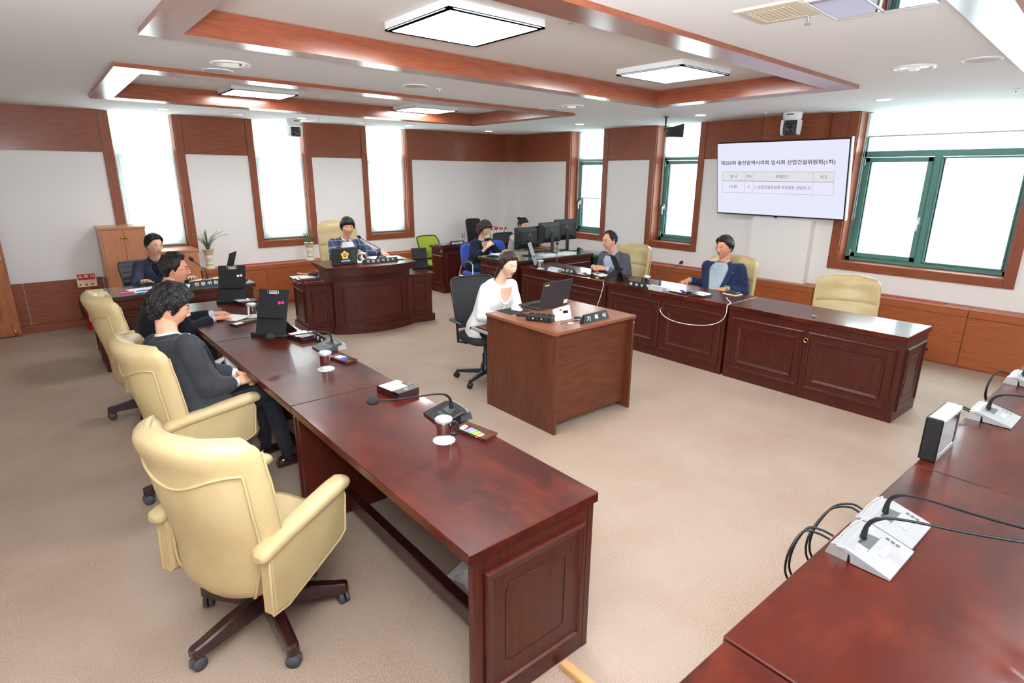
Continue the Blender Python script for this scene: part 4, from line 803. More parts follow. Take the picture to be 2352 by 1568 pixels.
nameplate('black nameplate reading 산업건설국장 on the plain far desk', '산업건설국장', (-2.07, -.98, .80), R(2), .30, .07, th=.55, bold=.03)
# clipboard stands
def clipstand(label, loc, rz, H=.36, Wd=.235, lean=.35, board='black_m', sticker=None, clip=True, group='clipboard stands', back=True):
    """origin at the middle of the foot; the board faces local -y"""
    t = thing('clipboard_stand', label, 'clipboard', loc, rz, group); Mx = Matrix.Translation((0, .0, .02)) @ Matrix.Rotation(-lean, 4, 'X')
    b = part('board', MB().box(-Wd/2, Wd/2, -.004, .004, 0, H, .002), board, t, mtx=Mx)
    part('foot', MB().box(-Wd/2-.015, Wd/2+.015, -.045, .012, 0, .022, .002).box(-Wd/2-.015, Wd/2+.015, -.045, -.038, .0, .034, .001), 'black_m', t)
    part('strut', MB().box(-Wd/2+.02, Wd/2-.02, -.003, .003, 0, .24), 'black_m', t, mtx=Matrix.Translation((0, .20, .002)) @ Matrix.Rotation(R(52), 4, 'X'))
    if clip: part('clip', MB().tube([(-.045, -.008, H-.035), (-.045, -.014, H-.012), (.045, -.014, H-.012), (.045, -.008, H-.035)], .003, 8).box(-.035, .035, -.013, -.004, H-.042, H-.016, .003), 'chrome', b)
    if sticker:
        part('sticker', MB().lathe([(.012, 0), (.011, .0012)], 14, (Wd*.22, 0, 0)).lathe([(.012, 0), (.011, .0012)], 14, (Wd*.33, .004, 0)).lathe([(.004, 0), (.004, .0018)], 10, (Wd*.22, 0, 0), 0).xf(Matrix.Translation((0, -.0042, H*.70)) @ Matrix.Rotation(R(90), 4, 'X')), sticker, b)
    return t
clipstand('black clipboard stand with pink sticker and chrome clip on the left row', (-6.475, -4.80, TOPZ), R(218+92), .35, .255, .33, sticker='magenta')
clipstand('black clipboard stand with white sticker and chrome clip, beside the navy man', (-6.36, -3.34, TOPZ), R(241+90), .35, .25, .33, sticker='wht_ink')
clipstand('black clipboard stand on the green glass desk, seen from behind', (-6.10, -2.16, .768), R(236), .33, .22, .30, clip=False)
clipstand('grey-backed clipboard stand with magenta sticker on the far right-row desk', (-2.36, -3.36, TOPZ), R(38), .32, .22, .34, board='gb', sticker='magenta', clip=False)
t = clipstand('black tablet stand before the man by the television', (-2.30, -4.84, TOPZ), R(60), .31, .22, .42, clip=False)
t = clipstand('black clipboard stand on the right low cabinet of the podium', (-3.56, -2.24, .68), R(-14), .28, .22, .30, clip=False)
# --- podium things
t = thing('display_tablet', 'black display with yellow council emblem standing on the podium', 'display', (-4.75, -2.40, .868), R(2))
part('case', MB().box(-.165, .165, 0, .05, 0, .215, .008), 'black', t, mtx=Matrix.Rotation(-.12, 4, 'X'))
part('screen', MB().box(-.14, .14, -.001, .0005, .025, .19), 'screen_bk', t, mtx=Matrix.Rotation(-.12, 4, 'X'))
em = MB(); pts = []
for k in range(60): a = pi/2+2*pi*k/60; u_ = ((a-pi/2+pi/5) % (2*pi/5))-pi/5; r = .056*(1-.30*abs(u_/(pi/5))**.8+.05*abs(math.sin(u_*5))); pts.append((r*math.cos(a), r*math.sin(a)))
em.prism(pts, 0, .001); ER = Matrix.Rotation(-.12, 4, 'X') @ Matrix.Translation((0, -.0015, .12)) @ Matrix.Rotation(R(90), 4, 'X')
part('emblem', em, 'yel_glow', t, mtx=ER); part('emblem_disc', MB().lathe([(.024, 0), (.024, .0016)], 30), 'red_glow', t, mtx=ER)
text('emblem_text', '의회', 'yel_glow', t, ER @ Matrix.Translation((0, 0, .0018)), .018, .032, .0004, .02)
part('caption_band', MB().box(-.062, .062, .0, .0006, -.012, .012), 'blue_glow', t, mtx=Matrix.Rotation(-.12, 4, 'X') @ Matrix.Translation((0, -.0022, .048)))
text('caption', '산업건설위원회', 'white_glow', t, Matrix.Rotation(-.12, 4, 'X') @ Matrix.Translation((0, -.0032, .048)) @ Matrix.Rotation(R(90), 4, 'X'), .019, .12, .0004, .025)
def sheet(label, loc, rz, a, b, h=.002, m='paper', name='paper_sheet', group=None, c=0): return solo(name, MB().box(-a/2, a/2, -b/2, b/2, 0, h, c), m, label, 'paper', group, mtx=TR(*loc, rz))
sheet('white script pages under the chairman’s hand', (-4.56, -2.22, .868), R(5), .24, .30, .004); sheet('wide white desk pad at the right of the podium', (-4.09, -2.16, .868), R(-3), .33, .42, .008)
t = thing('gavel', 'turned wooden gavel resting on the striking block', 'gavel', (-5.22, -2.25, .747), R(-24))
part('head', MB().tube([(.03, 0, .028), (.045, 0, .028), (.05, 0, .028), (.075, 0, .028), (.08, 0, .028), (.11, 0, .028), (.115, 0, .028), (.14, 0, .028), (.15, 0, .028)], [.02, .026, .02, .028, .022, .028, .02, .026, .018], 16), 'dark_wood', t)
part('handle', MB().tube([(.05, 0, .028), (-.02, .01, .03), (-.08, .02, .035), (-.1, .022, .036)], [.008, .007, .011, .012], 10), 'cabinet', t)
t = thing('striking_block', 'wooden gavel block with pale top on red satin cloth', 'gavel block', (-5.20, -2.25, .692), R(-8)); part('base', MB().box(-.14, .14, -.10, .10, 0, .036, .006), 'dark_wood', t); part('plate', MB().box(-.105, .075, -.075, .075, .036, .050, .005), 'beige_plastic', t)
mb = MB(); n = 48; lp = []
for k, (f, z) in enumerate(((.0, .006), (.7, .008), (.9, .010), (1.0, .004), (1.03, .001))):
    r = []
    for i in range(n):
        a = 2*pi*i/n; c, s = math.cos(a), math.sin(a); q = 1/max(abs(c), abs(s))**.75; ff = f*(1+(.05*math.sin(i*2.3)+.03*math.sin(i*5.1) if f > .8 else 0)); r.append((.165*ff*c*q, .14*ff*s*q, z+(.011*max(0, math.sin(i*1.9+k)) if f > .8 else 0)))
    lp.append(r)
solo('cloth', mb.loft(lp, True), 'cloth_red', 'crumpled red satin cloth under the gavel block', 'cloth', mtx=TR(-5.19, -2.24, .681, R(-8)))
# --- recorder's desk
t = thing('laptop', 'open dark grey laptop on the recorder’s desk, lid towards the viewer', 'laptop', (-4.31, -5.60, .84), R(3)); RH = .84
part('base', MB().box(-.19, .19, -.125, .125, .004, .020, .003), 'laptop', t)
ky = MB()
for i in range(14):
    for j in range(5): ky.box(-.165+i*.0237, -.165+i*.0237+.019, -.07+j*.024, -.07+j*.024+.019, .020, .0225)
part('keyboard', ky, 'black', t, kind='stuff'); part('touchpad', MB().box(-.05, .05, .06, .115, .020, .0205), 'dark_grey', t)
LM = Matrix.Translation((0, -.125, .012)) @ Matrix.Rotation(R(14), 4, 'X'); lid = part('lid', MB().box(-.19, .19, -.004, .003, 0, .25, .003), 'laptop', t, mtx=LM)
part('screen', MB().box(-.18, .18, .003, .0036, .012, .24), 'screen_bk', lid); part('yellow_label', MB().box(-.168, -.115, -.0048, -.004, .215, .228), 'yellow', lid); part('white_label', MB().box(.125, .178, -.0048, -.004, .012, .050), 'paper', lid); part('logo', MB().box(-.18, -.135, -.0045, -.004, .113, .117), 'rubber', lid)
sheet('black mouse pad on the recorder’s desk', (-4.655, -5.60, RH), R(0), .24, .20, .003, 'black_m', 'mouse_pad'); bpy.data.objects['mouse_pad']['category'] = 'mouse pad'
t = thing('mouse', 'white computer mouse on the black pad', 'mouse', (-4.625, -5.60, RH+.003), R(100)); part('shell', MB().loft([[(x, w*math.cos(q), max(0, h*math.sin(q))) for q in [pi*k/12 for k in range(13)]] for x, w, h in ((-.055, .012, .006), (-.045, .026, .022), (-.02, .031, .032), (.02, .029, .030), (.045, .024, .02), (.056, .012, .008))], True), 'white', t); part('wheel', MB().cyl((.03, -.003, .027), (.03, .003, .027), .006, n=12), 'grey', t)
t = thing('audio_recorder', 'black audio interface box with sockets on the recorder’s desk', 'recorder', (-4.71, -6.0, RH), R(-62))
part('case', MB().box(-.11, .11, -.055, .055, .004, .048, .004), 'black', t)
for i in range(5): part('socket', MB().lathe([(.007, 0), (.007, .003), (.004, .003), (.004, .001)], 12).xf(TR(-.08+i*.036, -.055, .026, 0, R(90))), 'silver' if i % 2 else 'dark_grey', t)
for i in range(3): part('knob', MB().lathe([(.009, 0), (.008, .008), (.001, .009)], 12, (-.05+i*.05, .01, .048)), 'dark_grey', t)
t = thing('voice_recorder', 'small black handheld recorder beside the audio box', 'recorder', (-4.72, -5.80, RH), R(-60)); part('case', MB().box(-.06, .05, -.02, .02, 0, .018, .004), 'black', t); part('screen', MB().box(-.02, .02, -.013, .013, .018, .019), 'screen_bk', t)
t = thing('desk_clock', 'silver desk clock with dark digital window', 'clock', (-4.545, -6.10, RH), R(-8))
lp = [[(x, y+.02*(1-(x/.09)**2)*-1, z) for y, z in ((-.0, 0), (.035, 0), (.05, h), (.038, h))] for x, h in ((-.085, .085), (-.05, .098), (0, .107), (.05, .11), (.085, .108))]
part('case', MB().loft(lp, True, True, 0, False), 'silver', t)
part('front_cover', MB().loft([[(x, y+.02*(1-(x/.09)**2)*-1-.0035, z) for y, z in ((-.0, 0.004), (.003, 0.004), (.030, h-.02), (.027, h-.02))] for x, h in ((-.06, .08), (-.02, .095), (.02, .107), (.05, .108))], True, True, 0, False), 'white', t)
part('digital_window', MB().box(-.008, .042, -.012, -.010, .05, .072), 'screen_bk', t, mtx=Matrix.Rotation(-.33, 4, 'X') @ Matrix.Translation((0, -.012, 0))); part('red_mark', MB().box(-.03, -.018, -.012, -.010, .075, .088), 'red', t, mtx=Matrix.Rotation(-.33, 4, 'X') @ Matrix.Translation((0, -.01, 0)))
t = thing('speaker_puck', 'round black conference puck beside the clock', 'speaker', (-4.44, -6.175, RH)); part('body', MB().lathe([(.04, 0), (.044, .006), (.04, .018), (.02, .022), (.001, .0225)], 28), 'black', t); part('ring', MB().lathe([(.0445, .006), (.045, .009), (.0435, .011)], 28, cap=False), 'silver', t)
solo('earphone_cable', MB().tube([(-4.62, -6.14, RH+.004), (-4.60, -6.21, RH+.004), (-4.64, -6.24, RH+.004), (-4.68, -6.20, RH+.004), (-4.62, -6.17, RH+.004), (-4.55, -6.19, RH+.004), (-4.50, -6.17, RH+.004)], .0018, 6), 'cordB', 'thin black cable curling before the desk clock', 'cable')
solo('laptop_cable', MB().tube([(-4.11, -5.62, RH+.006), (-4.08, -5.63, RH+.006), (-4.02, -5.66, RH+.006), (-3.97, -5.68, RH+.006), (-3.96, -5.66, RH+.006)], [.008, .008, .002, .002, .002], 8), 'cordB', 'short black adapter cable right of the laptop', 'cable')
solo('sticky_note', MB().lathe([(.03, 0), (.03, .001)], 20), 'beige_plastic', 'cream paper disc before the desk clock', 'paper', mtx=TR(-4.585, -6.215, RH))
# --- foreground display box
t = thing('display_box', 'black and silver display box standing on the foreground desks', 'display', (-4.865, -8.785, TOPZ), 0)
part('case', MB().box(.004, .29, 0, .062, 0, .205, .004), 'silver', t); part('side_shell', MB().box(-.004, .010, -.001, .064, .0, .206, .006), 'black', t); part('back_shell', MB().box(.0, .288, .06, .068, 0, .204, .004), 'black', t)
part('screen', MB().box(.03, .265, -.0016, .0, .035, .185), 'mirror', t); part('bezel', MB().frame((.02, 0, .026), (1, 0, 0), (0, 0, 1), .255, .17, [(0, 0), (0, .003), (.008, .003), (.011, 0)]), 'silver', t); part('shade_strip', MB().box(.235, .258, -.003, -.001, .035, .185), 'black', t)
# --- papers and bits
sheet('white page under the navy man’s hands', (-6.545, -3.95, TOPZ), R(35), .2, .28); sheet('open white papers on the green glass desk, before the man beside the cabinets', (-6.90, -2.15, .768), R(12), .34, .26, .003); sheet('second white page on the green glass desk', (-6.55, -2.22, .768), R(-8), .3, .22, .003)
sheet('stack of white papers on the green glass desk, right of the nameplate', (-6.07, -2.0, .768), R(-10), .42, .26, .008); sheet('pale green folder on the green glass desk', (-6.25, -1.92, .768), R(8), .4, .1, .012, 'cream_sign', 'folder'); bpy.data.objects['folder']['category'] = 'folder'
t = thing('phone', 'dark phone in a case on the green glass desk', 'phone', (-6.80, -2.20, .772), R(20)); part('body', MB().box(-.04, .04, -.07, .07, 0, .01, .003), 'black', t); part('screen', MB().box(-.035, .035, -.064, .064, .01, .0105), 'lens', t)
t = thing('wallet', 'dark blue wallet on a notebook, right end of the middle right-row desk', 'wallet', (-2.02, -6.16, TOPZ), R(84)); part('notebook', MB().box(-.085, .085, -.06, .06, 0, .008), 'cream_sign', t); part('wallet_body', MB().box(-.07, .07, -.05, .05, .008, .030, .006), 'laptop', t)
# white cable across the front of the right-row desks
xf_ = -2.545
solo('white_cable', MB().tube(sp([(-2.33, -6.27, TOPZ+.02), (-2.40, -6.33, TOPZ+.012), (-2.47, -6.40, TOPZ+.006), (xf_-.01, -6.415, .74), (xf_-.012, -6.41, .65), (xf_-.01, -6.36, .57), (xf_-.01, -6.25, .51), (xf_-.01, -6.1, .475), (xf_-.01, -5.95, .46), (xf_-.01, -5.82, .462), (xf_-.01, -5.72, .48), (xf_-.01, -5.65, .515), (xf_-.005, -5.615, .56)]), .0045, 8), 'cordW', 'white cable looping down the front of the middle right-row desk', 'cable')
solo('black_cable', MB().tube([(-2.55, -5.46, .755), (-2.565, -5.47, .70), (-2.56, -5.52, .62), (xf_-.005, -5.61, .56)], .0035, 6).tube([(-2.55, -5.475, .755), (-2.57, -5.48, .69), (-2.562, -5.54, .61), (xf_-.005, -5.612, .56)], .0035, 6), 'cordB', 'pair of thin black cables running into the desk grommet', 'cable')
solo('white_cable', MB().tube(sp([(-2.56, -4.78, .745), (-2.575, -4.80, .70), (-2.58, -4.76, .55), (-2.58, -4.70, .38), (-2.56, -4.66, .2), (-2.6, -4.65, .006)]), .0045, 8), 'cordW', 'white cable hanging at the joint behind the recorder’s desk', 'cable')
solo('black_cable', MB().tube([(-2.55, -3.85, .755), (-2.57, -3.86, .70), (-2.56, -3.87, .62), (-2.56, -3.86, .5)], .0035, 6), 'cordB', 'black cable hanging below the farthest white microphone', 'cable')
solo('cable_plug', MB().tube([(-2.40, -7.17, TOPZ+.008), (-2.40, -7.20, TOPZ+.008)], .008, 10).tube([(-2.42, -7.215, TOPZ+.006), (-2.40, -7.225, TOPZ+.006), (-2.38, -7.21, TOPZ+.006)], .004, 6), 'grey', 'small metal plug lying on the empty right-row desk', 'plug')
# cables looping over the edge of the foreground desks
def loops(label, x, w=.18, n=2, drop=.1):
    mb = MB()
    for k in range(n):
        o = .03*k
        mb.tube(sp([(x+o, -8.745, .785), (x-.02+o, -8.71, .80), (x-w*.5+o, -8.675, .80), (x-w+o, -8.66, .74), (x-w-.01+o, -8.66, .66), (x-w+.03+o, -8.68, .58), (x-w+.06+o, -8.70, .5), (x-w+.06+o, -8.72, .3)]), .0042, 7)
    solo('cable_loop', mb, 'cordB', label, 'cable', 'black cables looping over the foreground desks')
loops('black cable loop behind the left grey microphone unit', -5.88, .10); loops('black cable loop behind the right grey microphone unit of the pair', -5.62, .20); loops('short black cables behind the single grey microphone unit', -4.12, .03, 2); loops('black cable loop at the right edge beside the cut-off microphone unit', -3.2, .12)
# tissue box under the middle left-row desk
t = thing('tissue_box', 'patterned tissue box hanging under the middle left-row desk', 'tissue box', (-6.79, -4.86, .60), R(-8)); part('box', MB().box(-.05, .06, -.12, .12, 0, .09, .003), 'paper', t)
for i in range(7):
    for j in range(3): part('printed_ring', MB().lathe([(.008, 0), (.008, .001), (.005, .001), (.005, 0)], 12, cap=False).xf(TR(-.05, -.10+i*.033, .02+j*.027, 0, 0, R(-90))), 'blue', t)
part('tissue', MB().loft([[(-.05-x, .02+w*math.cos(q), .05-x*.6+w*.4*math.sin(q)+.006*math.sin(q*5)) for q in [2*pi*k/16 for k in range(16)]] for x, w in ((0, .02), (.03, .035), (.06, .05), (.09, .03))], True), 'paper', t)
t = thing('power_strip', 'tangle of white plugs and strip on the carpet under the nearest left-row desk', 'power strip', (-6.42, -7.42, 0), R(80)); part('strip', MB().box(-.12, .12, -.03, .03, 0, .035, .004), 'white', t)
for i in range(4): part('plug', MB().lathe([(.02, 0), (.018, .03), (.006, .04)], 14, (-.09+i*.06, 0, .035)), 'cordW' if i % 2 else 'grey', t)
part('cord', MB().tube([(.1, 0, .07), (.14, .05, .03), (.08, .1, .01), (-.05, .09, .01), (-.14, .04, .01), (-.2, .1, .01)], .004, 6), 'cordW', t)
sheet('sheet of paper on the carpet under the nearest left-row desk', (-6.36, -7.30, 0), R(20), .15, .21)
solo('wood_strip', MB().box(-.02, .02, -.45, 0, 0, .03, .004), 'beech_stick', 'pale beech strip on the carpet below the nearest left-row desk', 'strip', mtx=TR(-6.40, -8.005, 0, R(2)))
# --- staff desk: monitors and clutter
def monitor(label, loc, rz, w, h, z, kind, group='black computer monitors'):
    t = thing('monitor', label, 'monitor', loc, rz, group)
    part('screen', MB().box(-w/2, w/2, .0, .018, z, z+h, .004), 'black', t)
    part('back_shell', MB().loft([[(sx*a, y, z+h/2+sz*b) for sx, sz in ((-1, -1), (1, -1), (1, 1), (-1, 1))] for a, b, y in ((w*.495, h*.49, .0), (w*.30, h*.28, -.03), (w*.28, h*.26, -.045))], True, True, 0, False), 'black', t)
    part('stand_post', MB().box(-.03, .03, -.065, -.04, .012, z+h*.55, .006), 'black', t); part('stand_base', MB().lathe([(.11, 0), (.11, .008), (.03, .014)], 28, (0, -.03, 0)), 'black', t)
    part('mount_plate', MB().box(-.055, .055, -.052, -.043, z+h*.38, z+h*.62, .003), 'dark_grey', t)
    part('maker_badge', MB().box(-.015, .015, -.0462, -.045, z+h*.66, z+h*.70), 'grey', t); return t
monitor('leftmost of the three black monitors, on the staff desk', (-1.98, -2.74, .798), R(183-180), .54, .32, .11, 0); monitor('middle one of the three black monitors on the staff desk', (-1.53, -2.75, .798), R(4), .50, .31, .17, 0); monitor('rightmost black monitor with tall stand, on the staff desk', (-1.06, -2.62, .798), R(-4), .48, .33, .17, 0)
sheet('white papers before the woman in navy', (-2.22, -2.42, .798), R(-12), .30, .22, .012); sheet('loose white papers behind the middle monitor', (-1.35, -2.95, .798), R(20), .30, .21, .02); sheet('white papers beside the leftmost monitor stand', (-1.72, -2.93, .798), R(-10), .25, .2, .02)
t = thing('stapler', 'black stapler among the papers at the left end of the staff desk', 'stapler', (-2.33, -2.62, .798), R(-40)); part('base', MB().box(-.08, .08, -.02, .02, 0, .01, .003), 'black', t); part('arm', MB().box(-.08, .07, -.018, .018, .016, .04, .006).xf(Matrix.Rotation(.05, 4, 'Y')), 'dark_grey', t)
t = thing('calculator', 'black calculator at the front corner of the staff desk', 'calculator', (-2.48, -2.52, .798), R(-80)); part('body', MB().box(-.08, .08, -.05, .05, 0, .02, .004), 'black', t); part('display', MB().box(-.07, -.035, -.04, .04, .02, .0215), 'gb', t)
t = thing('keyboard', 'black keyboard on the staff desk under the middle monitor', 'keyboard', (-1.45, -2.45, .798), 0); part('body', MB().box(-.2, .2, -.07, .07, 0, .018, .004), 'black', t)
t = thing('headset', 'black headset lying at the right end of the staff desk', 'headset', (-.98, -2.88, .798)); part('earcup', MB().ell((-.03, 0, .035), .03, .03, .035), 'black', t); part('band', MB().tube([(-.03, 0, .05), (.02, .04, .06), (.07, .03, .03), (.08, 0, .01)], .008, 8), 'black', t)
t = thing('rolling_cabinet', 'dark office cabinet beside the staff desk, behind the man with clasped hands', 'cabinet', (-.88, -3.10, 0)); part('carcass', MB().box(0, .5, 0, .7, .05, .72, .004), 'black', t); part('top', MB().box(-.01, .51, -.01, .71, .72, .74), 'green_glass', t)
for k in range(3): part('drawer', MB().box(.01, .49, -.012, 0, .08+k*.21, .27+k*.21, .003), 'black', t)
# far desk: tray, cup, binders
solo('desk_tray', MB().box(-.17, .17, -.11, .11, 0, .012, .003).box(-.17, .17, -.11, -.1, .012, .022).box(-.17, -.16, -.11, .11, .012, .022), 'dark_wood', 'flat dark tray on the plain far desk', 'tray', mtx=TR(-2.28, -.95, .80, R(2)))
sheet('small white card on the flat dark tray', (-2.31, -.95, .813), R(5), .08, .06)
t = thing('pencil_cup', 'grey mesh pencil cup with coloured pens on the far desk', 'pencil cup', (-1.86, -.86, .80)); part('cup', MB().lathe([(.038, 0), (.042, .1), (.040, .1), (.036, .004)], 20), 'grey', t)
for k, c in enumerate(['pink', 'red', 'black', 'yellow', 'blue', 'black']): part('pen', MB().tube([(.015*math.cos(k), .015*math.sin(k), .01), (.045*math.cos(k*1.05), .045*math.sin(k*1.05), .17+.01*(k % 3))], .004, 6), c, t)
bcols = ['cream_sign', 'leaf', 'cream_sign', 'red', 'pink_vent', 'cream_sign', 'red', 'pink_vent', 'white', 'black']
x = -1.30
for k, c in enumerate(bcols):
    w = (.035, .055, .03, .05, .045, .03, .035, .05, .03, .05)[k]
    t = thing('binder', 'binder on the far desk, number %s from the left of the upright row' % ('one two three four five six seven eight nine ten'.split()[k]), 'binder', (x, -.80, .80), 0, 'upright binders on the far desk'); part('cover', MB().box(0, w-.003, -.11, .11, 0, .25-.01*(k % 2), .002), c, t); part('spine_label', MB().box(.006, w-.009, -.112, -.11, .05, .2), 'paper' if c != 'white' else 'pink_vent', t); x += w
bl = ['pale binder at the left end of the row on the far desk', 'green binder in the row on the far desk', 'pale binder right of the green one', 'first red binder from the left on the far desk', 'first dull pink binder on the far desk', 'pale binder between pink and red ones', 'second red binder from the left on the far desk', 'second dull pink binder, right of the second red one', 'white binder next to the black one', 'black binder at the right end of the row on the far desk']
for k, o in enumerate([o for o in bpy.data.objects if o.name.startswith('binder')]): o['label'] = bl[k]
# --- plants
def orchid(label, loc, seed, sc=1.0, pot2=False):
    t = thing('potted_orchid', label, 'plant', loc, 0); rd = random.Random(seed)
    p = part('pot', MB().lathe([(.062, 0), (.066, .01), (.062, .03), (.05, .035), (.048, .07), (.045, .075), (.050, .14), (.058, .19), (.056, .195), (.06, .24), (.072, .27), (.078, .28), (.076, .285), (.060, .275), (.05, .262)], 32), 'pot', t)
    part('glaze_band', MB().lathe([(.0575, .198), (.062, .242), (.0735, .27), (.0795, .281)], 32, cap=False).lathe([(.049, .036), (.0495, .07)], 32, cap=False), 'pot_tan', p)
    part('painted_orchid', MB().tube([(-.0475, -.022, .10), (-.05, -.024, .14), (-.048, -.03, .17)], .003, 5).ell((-.035, -.040, .13), .012, .012, .01, 8, 5).ell((-.02, -.050, .15), .010, .008, .008, 8, 5).tube([(.0, -.052, .1), (.005, -.054, .14), (.018, -.052, .17)], .002, 5), 'pot_tan', p)
    part('bark', MB().lathe([(.058, .262), (.03, .27), (.001, .272)], 16), 'soil', t)
    for k in range(22):
        a = rd.uniform(0, 2*pi); L = rd.uniform(.14, .36)*sc; out = rd.uniform(.3, .8)*L; pts = []; mb = MB(); lp = []
        for j in range(8):
            s = j/7; r = .015+out*s**1.5; z = .265+L*s*(1-.35*s*s*(out/L)*1.3); w = .009*(1-s**2.2)+.0008
            c, sn = math.cos(a), math.sin(a); x, y = r*c, r*sn; y = min(y, .135); lp.append([(x-sn*w, y+c*w, z+.002), (x, y, z-.003), (x+sn*w, y-c*w, z+.002), (x, y, z)])
        part('leaf', MB().loft(lp, True), 'leaf', t)
orchid('potted orchid in a cream vase on the heater cabinet beside the low cabinet', (-5.83, -.17, ZH), 3, 1.05); orchid('potted orchid in a white vase, half hidden behind the chairman’s chair', (-4.36, -.17, ZH), 5, .62)
# --- fire extinguisher and its sign
t = thing('fire_extinguisher', 'red fire extinguisher standing under its sign by the wall', 'extinguisher', (-7.32, -.20, 0))
part('cylinder', MB().lathe([(.06, .02), (.062, .03), (.062, .34), (.055, .38), (.03, .41), (.02, .42)], 28), 'red', t); part('foot_ring', MB().lathe([(.072, 0), (.074, .04), (.066, .05)], 28, cap=False), 'red', t); part('valve', MB().lathe([(.018, .42), (.018, .45)], 14).box(-.012, .06, -.012, .012, .45, .465).box(-.012, .07, -.012, .012, .475, .488), 'black', t)
part('hose', MB().tube([(-.015, 0, .44), (-.06, -.01, .45), (-.10, -.02, .38), (-.095, -.03, .25), (-.07, -.04, .15)], [.010, .012, .012, .012, .014], 10), 'black', t); part('label_plate', MB().box(.02, .05, -.066, -.05, .15, .3), 'paper', t)
t = thing('extinguisher_sign', 'red and cream fire extinguisher sign reading 소화기', 'sign', (-7.30, -.16, 0), R(-2))
part('post', MB().box(-.018, .022, .0, .012, .02, .56), 'red', t); part('foot', MB().box(-.08, .08, -.05, .09, 0, .02, .004), 'red', t)
part('board', MB().box(-.105, .105, -.008, .0, .545, .72, .004), 'cream_sign', t); part('red_field', MB().box(-.094, .094, -.0095, -.008, .635, .712), 'red', t)
SR = lambda x, z: Matrix.Translation((x, -.0105, z)) @ Matrix.Rotation(R(90), 4, 'X')
text('lettering', '소 화 기', 'wht_ink', t, SR(0, .680), .040, .165, .0006, .02); text('small_lettering', '사용법 : 안전핀을 뽑고 노즐을 잡고', 'red', t, SR(0, .622), .010, .17, .0004)
part('divider', MB().box(-.033, -.031, -.0095, -.008, .555, .612).box(.031, .033, -.0095, -.008, .555, .612), 'ink_g', t)
for x in (-.065, 0, .065): part('pictogram', MB().prism([(x-.02, .565), (x-.005, .562), (x-.002, .578), (x+.015, .59), (x-.004, .59), (x-.02, .585)], -.0098, -.008, ax='y'), 'red', t)
# --- television
t = thing('television', 'large wall television showing the meeting agenda', 'television', (-.20, -5.63, 1.475), R(-90)); TW, TH = 1.70, .955
TM = Matrix.Rotation(R(10.5), 4, 'X')   # leans forward; local x runs south, face towards -y
b = part('cabinet', MB().box(-TW/2, TW/2, -.0, .05, 0, TH, .005), 'black', t, mtx=TM)
part('screen', MB().box(-TW/2+.012, TW/2-.012, -.002, .001, .018, TH-.012), 'screen', t, mtx=TM); part('side_edge', MB().box(TW/2, TW/2+.012, .01, .06, .0, TH+.01), 'white', t, mtx=TM)
part('wall_bracket', MB().box(-.3, .3, .05, .14, .3, .6), 'dark_grey', t, mtx=TM); part('sensor', MB().box(-.02, .02, 0, .02, -.012, 0), 'black', t, mtx=TM)
def tvt(s, x, z, h, w=None, m='ink', b=0): text('screen_text', s, m, t, TM @ Matrix.Translation((x, -.0032, z)) @ Matrix.Rotation(R(90), 4, 'X'), h, w, .0004, b)
tvt('제250회 울산광역시의회 임시회 산업건설위원회(1차)', -.045, .688, .066, 1.49, b=.012)
tx = [-.765, -.435, -.315, .455, .70]; tz = [.30, .455, .575]
part('header_fill', MB().box(tx[0], tx[4], -.0026, -.0018, tz[1], tz[2]), 'cell', t, mtx=TM); g = MB()
for z in tz: g.box(tx[0], tx[4], -.0036, -.0022, z-.0012, z+.0012)
g.box(tx[0], tx[4], -.0037, -.0022, tz[1]-.0025, tz[1]+.0025)
for x in tx: g.box(x-.0009, x+.0009, -.0036, -.0022, tz[0], tz[2])
part('table_rule', g, 'line', t, mtx=TM)
for s, x in (('일 시', -.60), ('차수', -.375), ('부의안건', .065), ('비고', .58)): tvt(s, x, .515, .042, m='ink_g')
for s, x, w in (('13:20', -.60, .11), ('1', -.375, None), ('1. 산업건설위원회 부위원장 선임의 건', .07, .72)): tvt(s, x, .38, .045 if '부' in s else .038, w, m='ink_g')
# --- dome cameras and microphone bar
def ptz(label, loc, rz, k=1.0):
    t = thing('ceiling_camera', label, 'camera', loc, rz, 'white ceiling cameras'); t.scale = (k, k, k)
    part('mount', MB().lathe([(.085, 0), (.088, -.012), (.085, -.055), (.07, -.075)], 28), 'white', t); part('slot', MB().box(.080, .089, -.03, .03, -.028, -.018), 'black', t)
    for s in (-1, 1): part('arm', MB().prism([(-.045, -.07), (.05, -.07), (.055, -.15), (.04, -.20), (-.01, -.21), (-.045, -.15)], s*.062, s*.085, ax='y'), 'white', t)
    hd = part('head', MB().box(-.055, .055, -.06, .06, -.205, -.085, .015), 'dark_grey', t); part('lens', MB().lathe([(.042, 0), (.042, .012), (.03, .014), (.028, .004), (.001, .006)], 26).xf(TR(.055, 0, -.16, 0, 0, R(90))), 'lens', hd); part('window', MB().box(.054, .057, -.04, .04, -.118, -.095), 'lens', hd)
ptz('white ceiling camera hanging before the second far window', (-4.52, -.42, ZC), R(-88), 1.15); ptz('white ceiling camera above the television', (-.42, -5.79, ZC), R(192), 1.25)
t = thing('microphone_bar', 'black wedge-shaped loudspeaker hanging on a bracket before the narrow window', 'speaker', (-1.05, -4.41, ZC), R(-30))
part('bracket', MB().box(-.03, .03, -.015, .015, -.01, 0).tube([(0, 0, 0), (.0, 0, -.11), (-.0, 0, -.18)], [.016, .01, .012], 8), 'black', t)
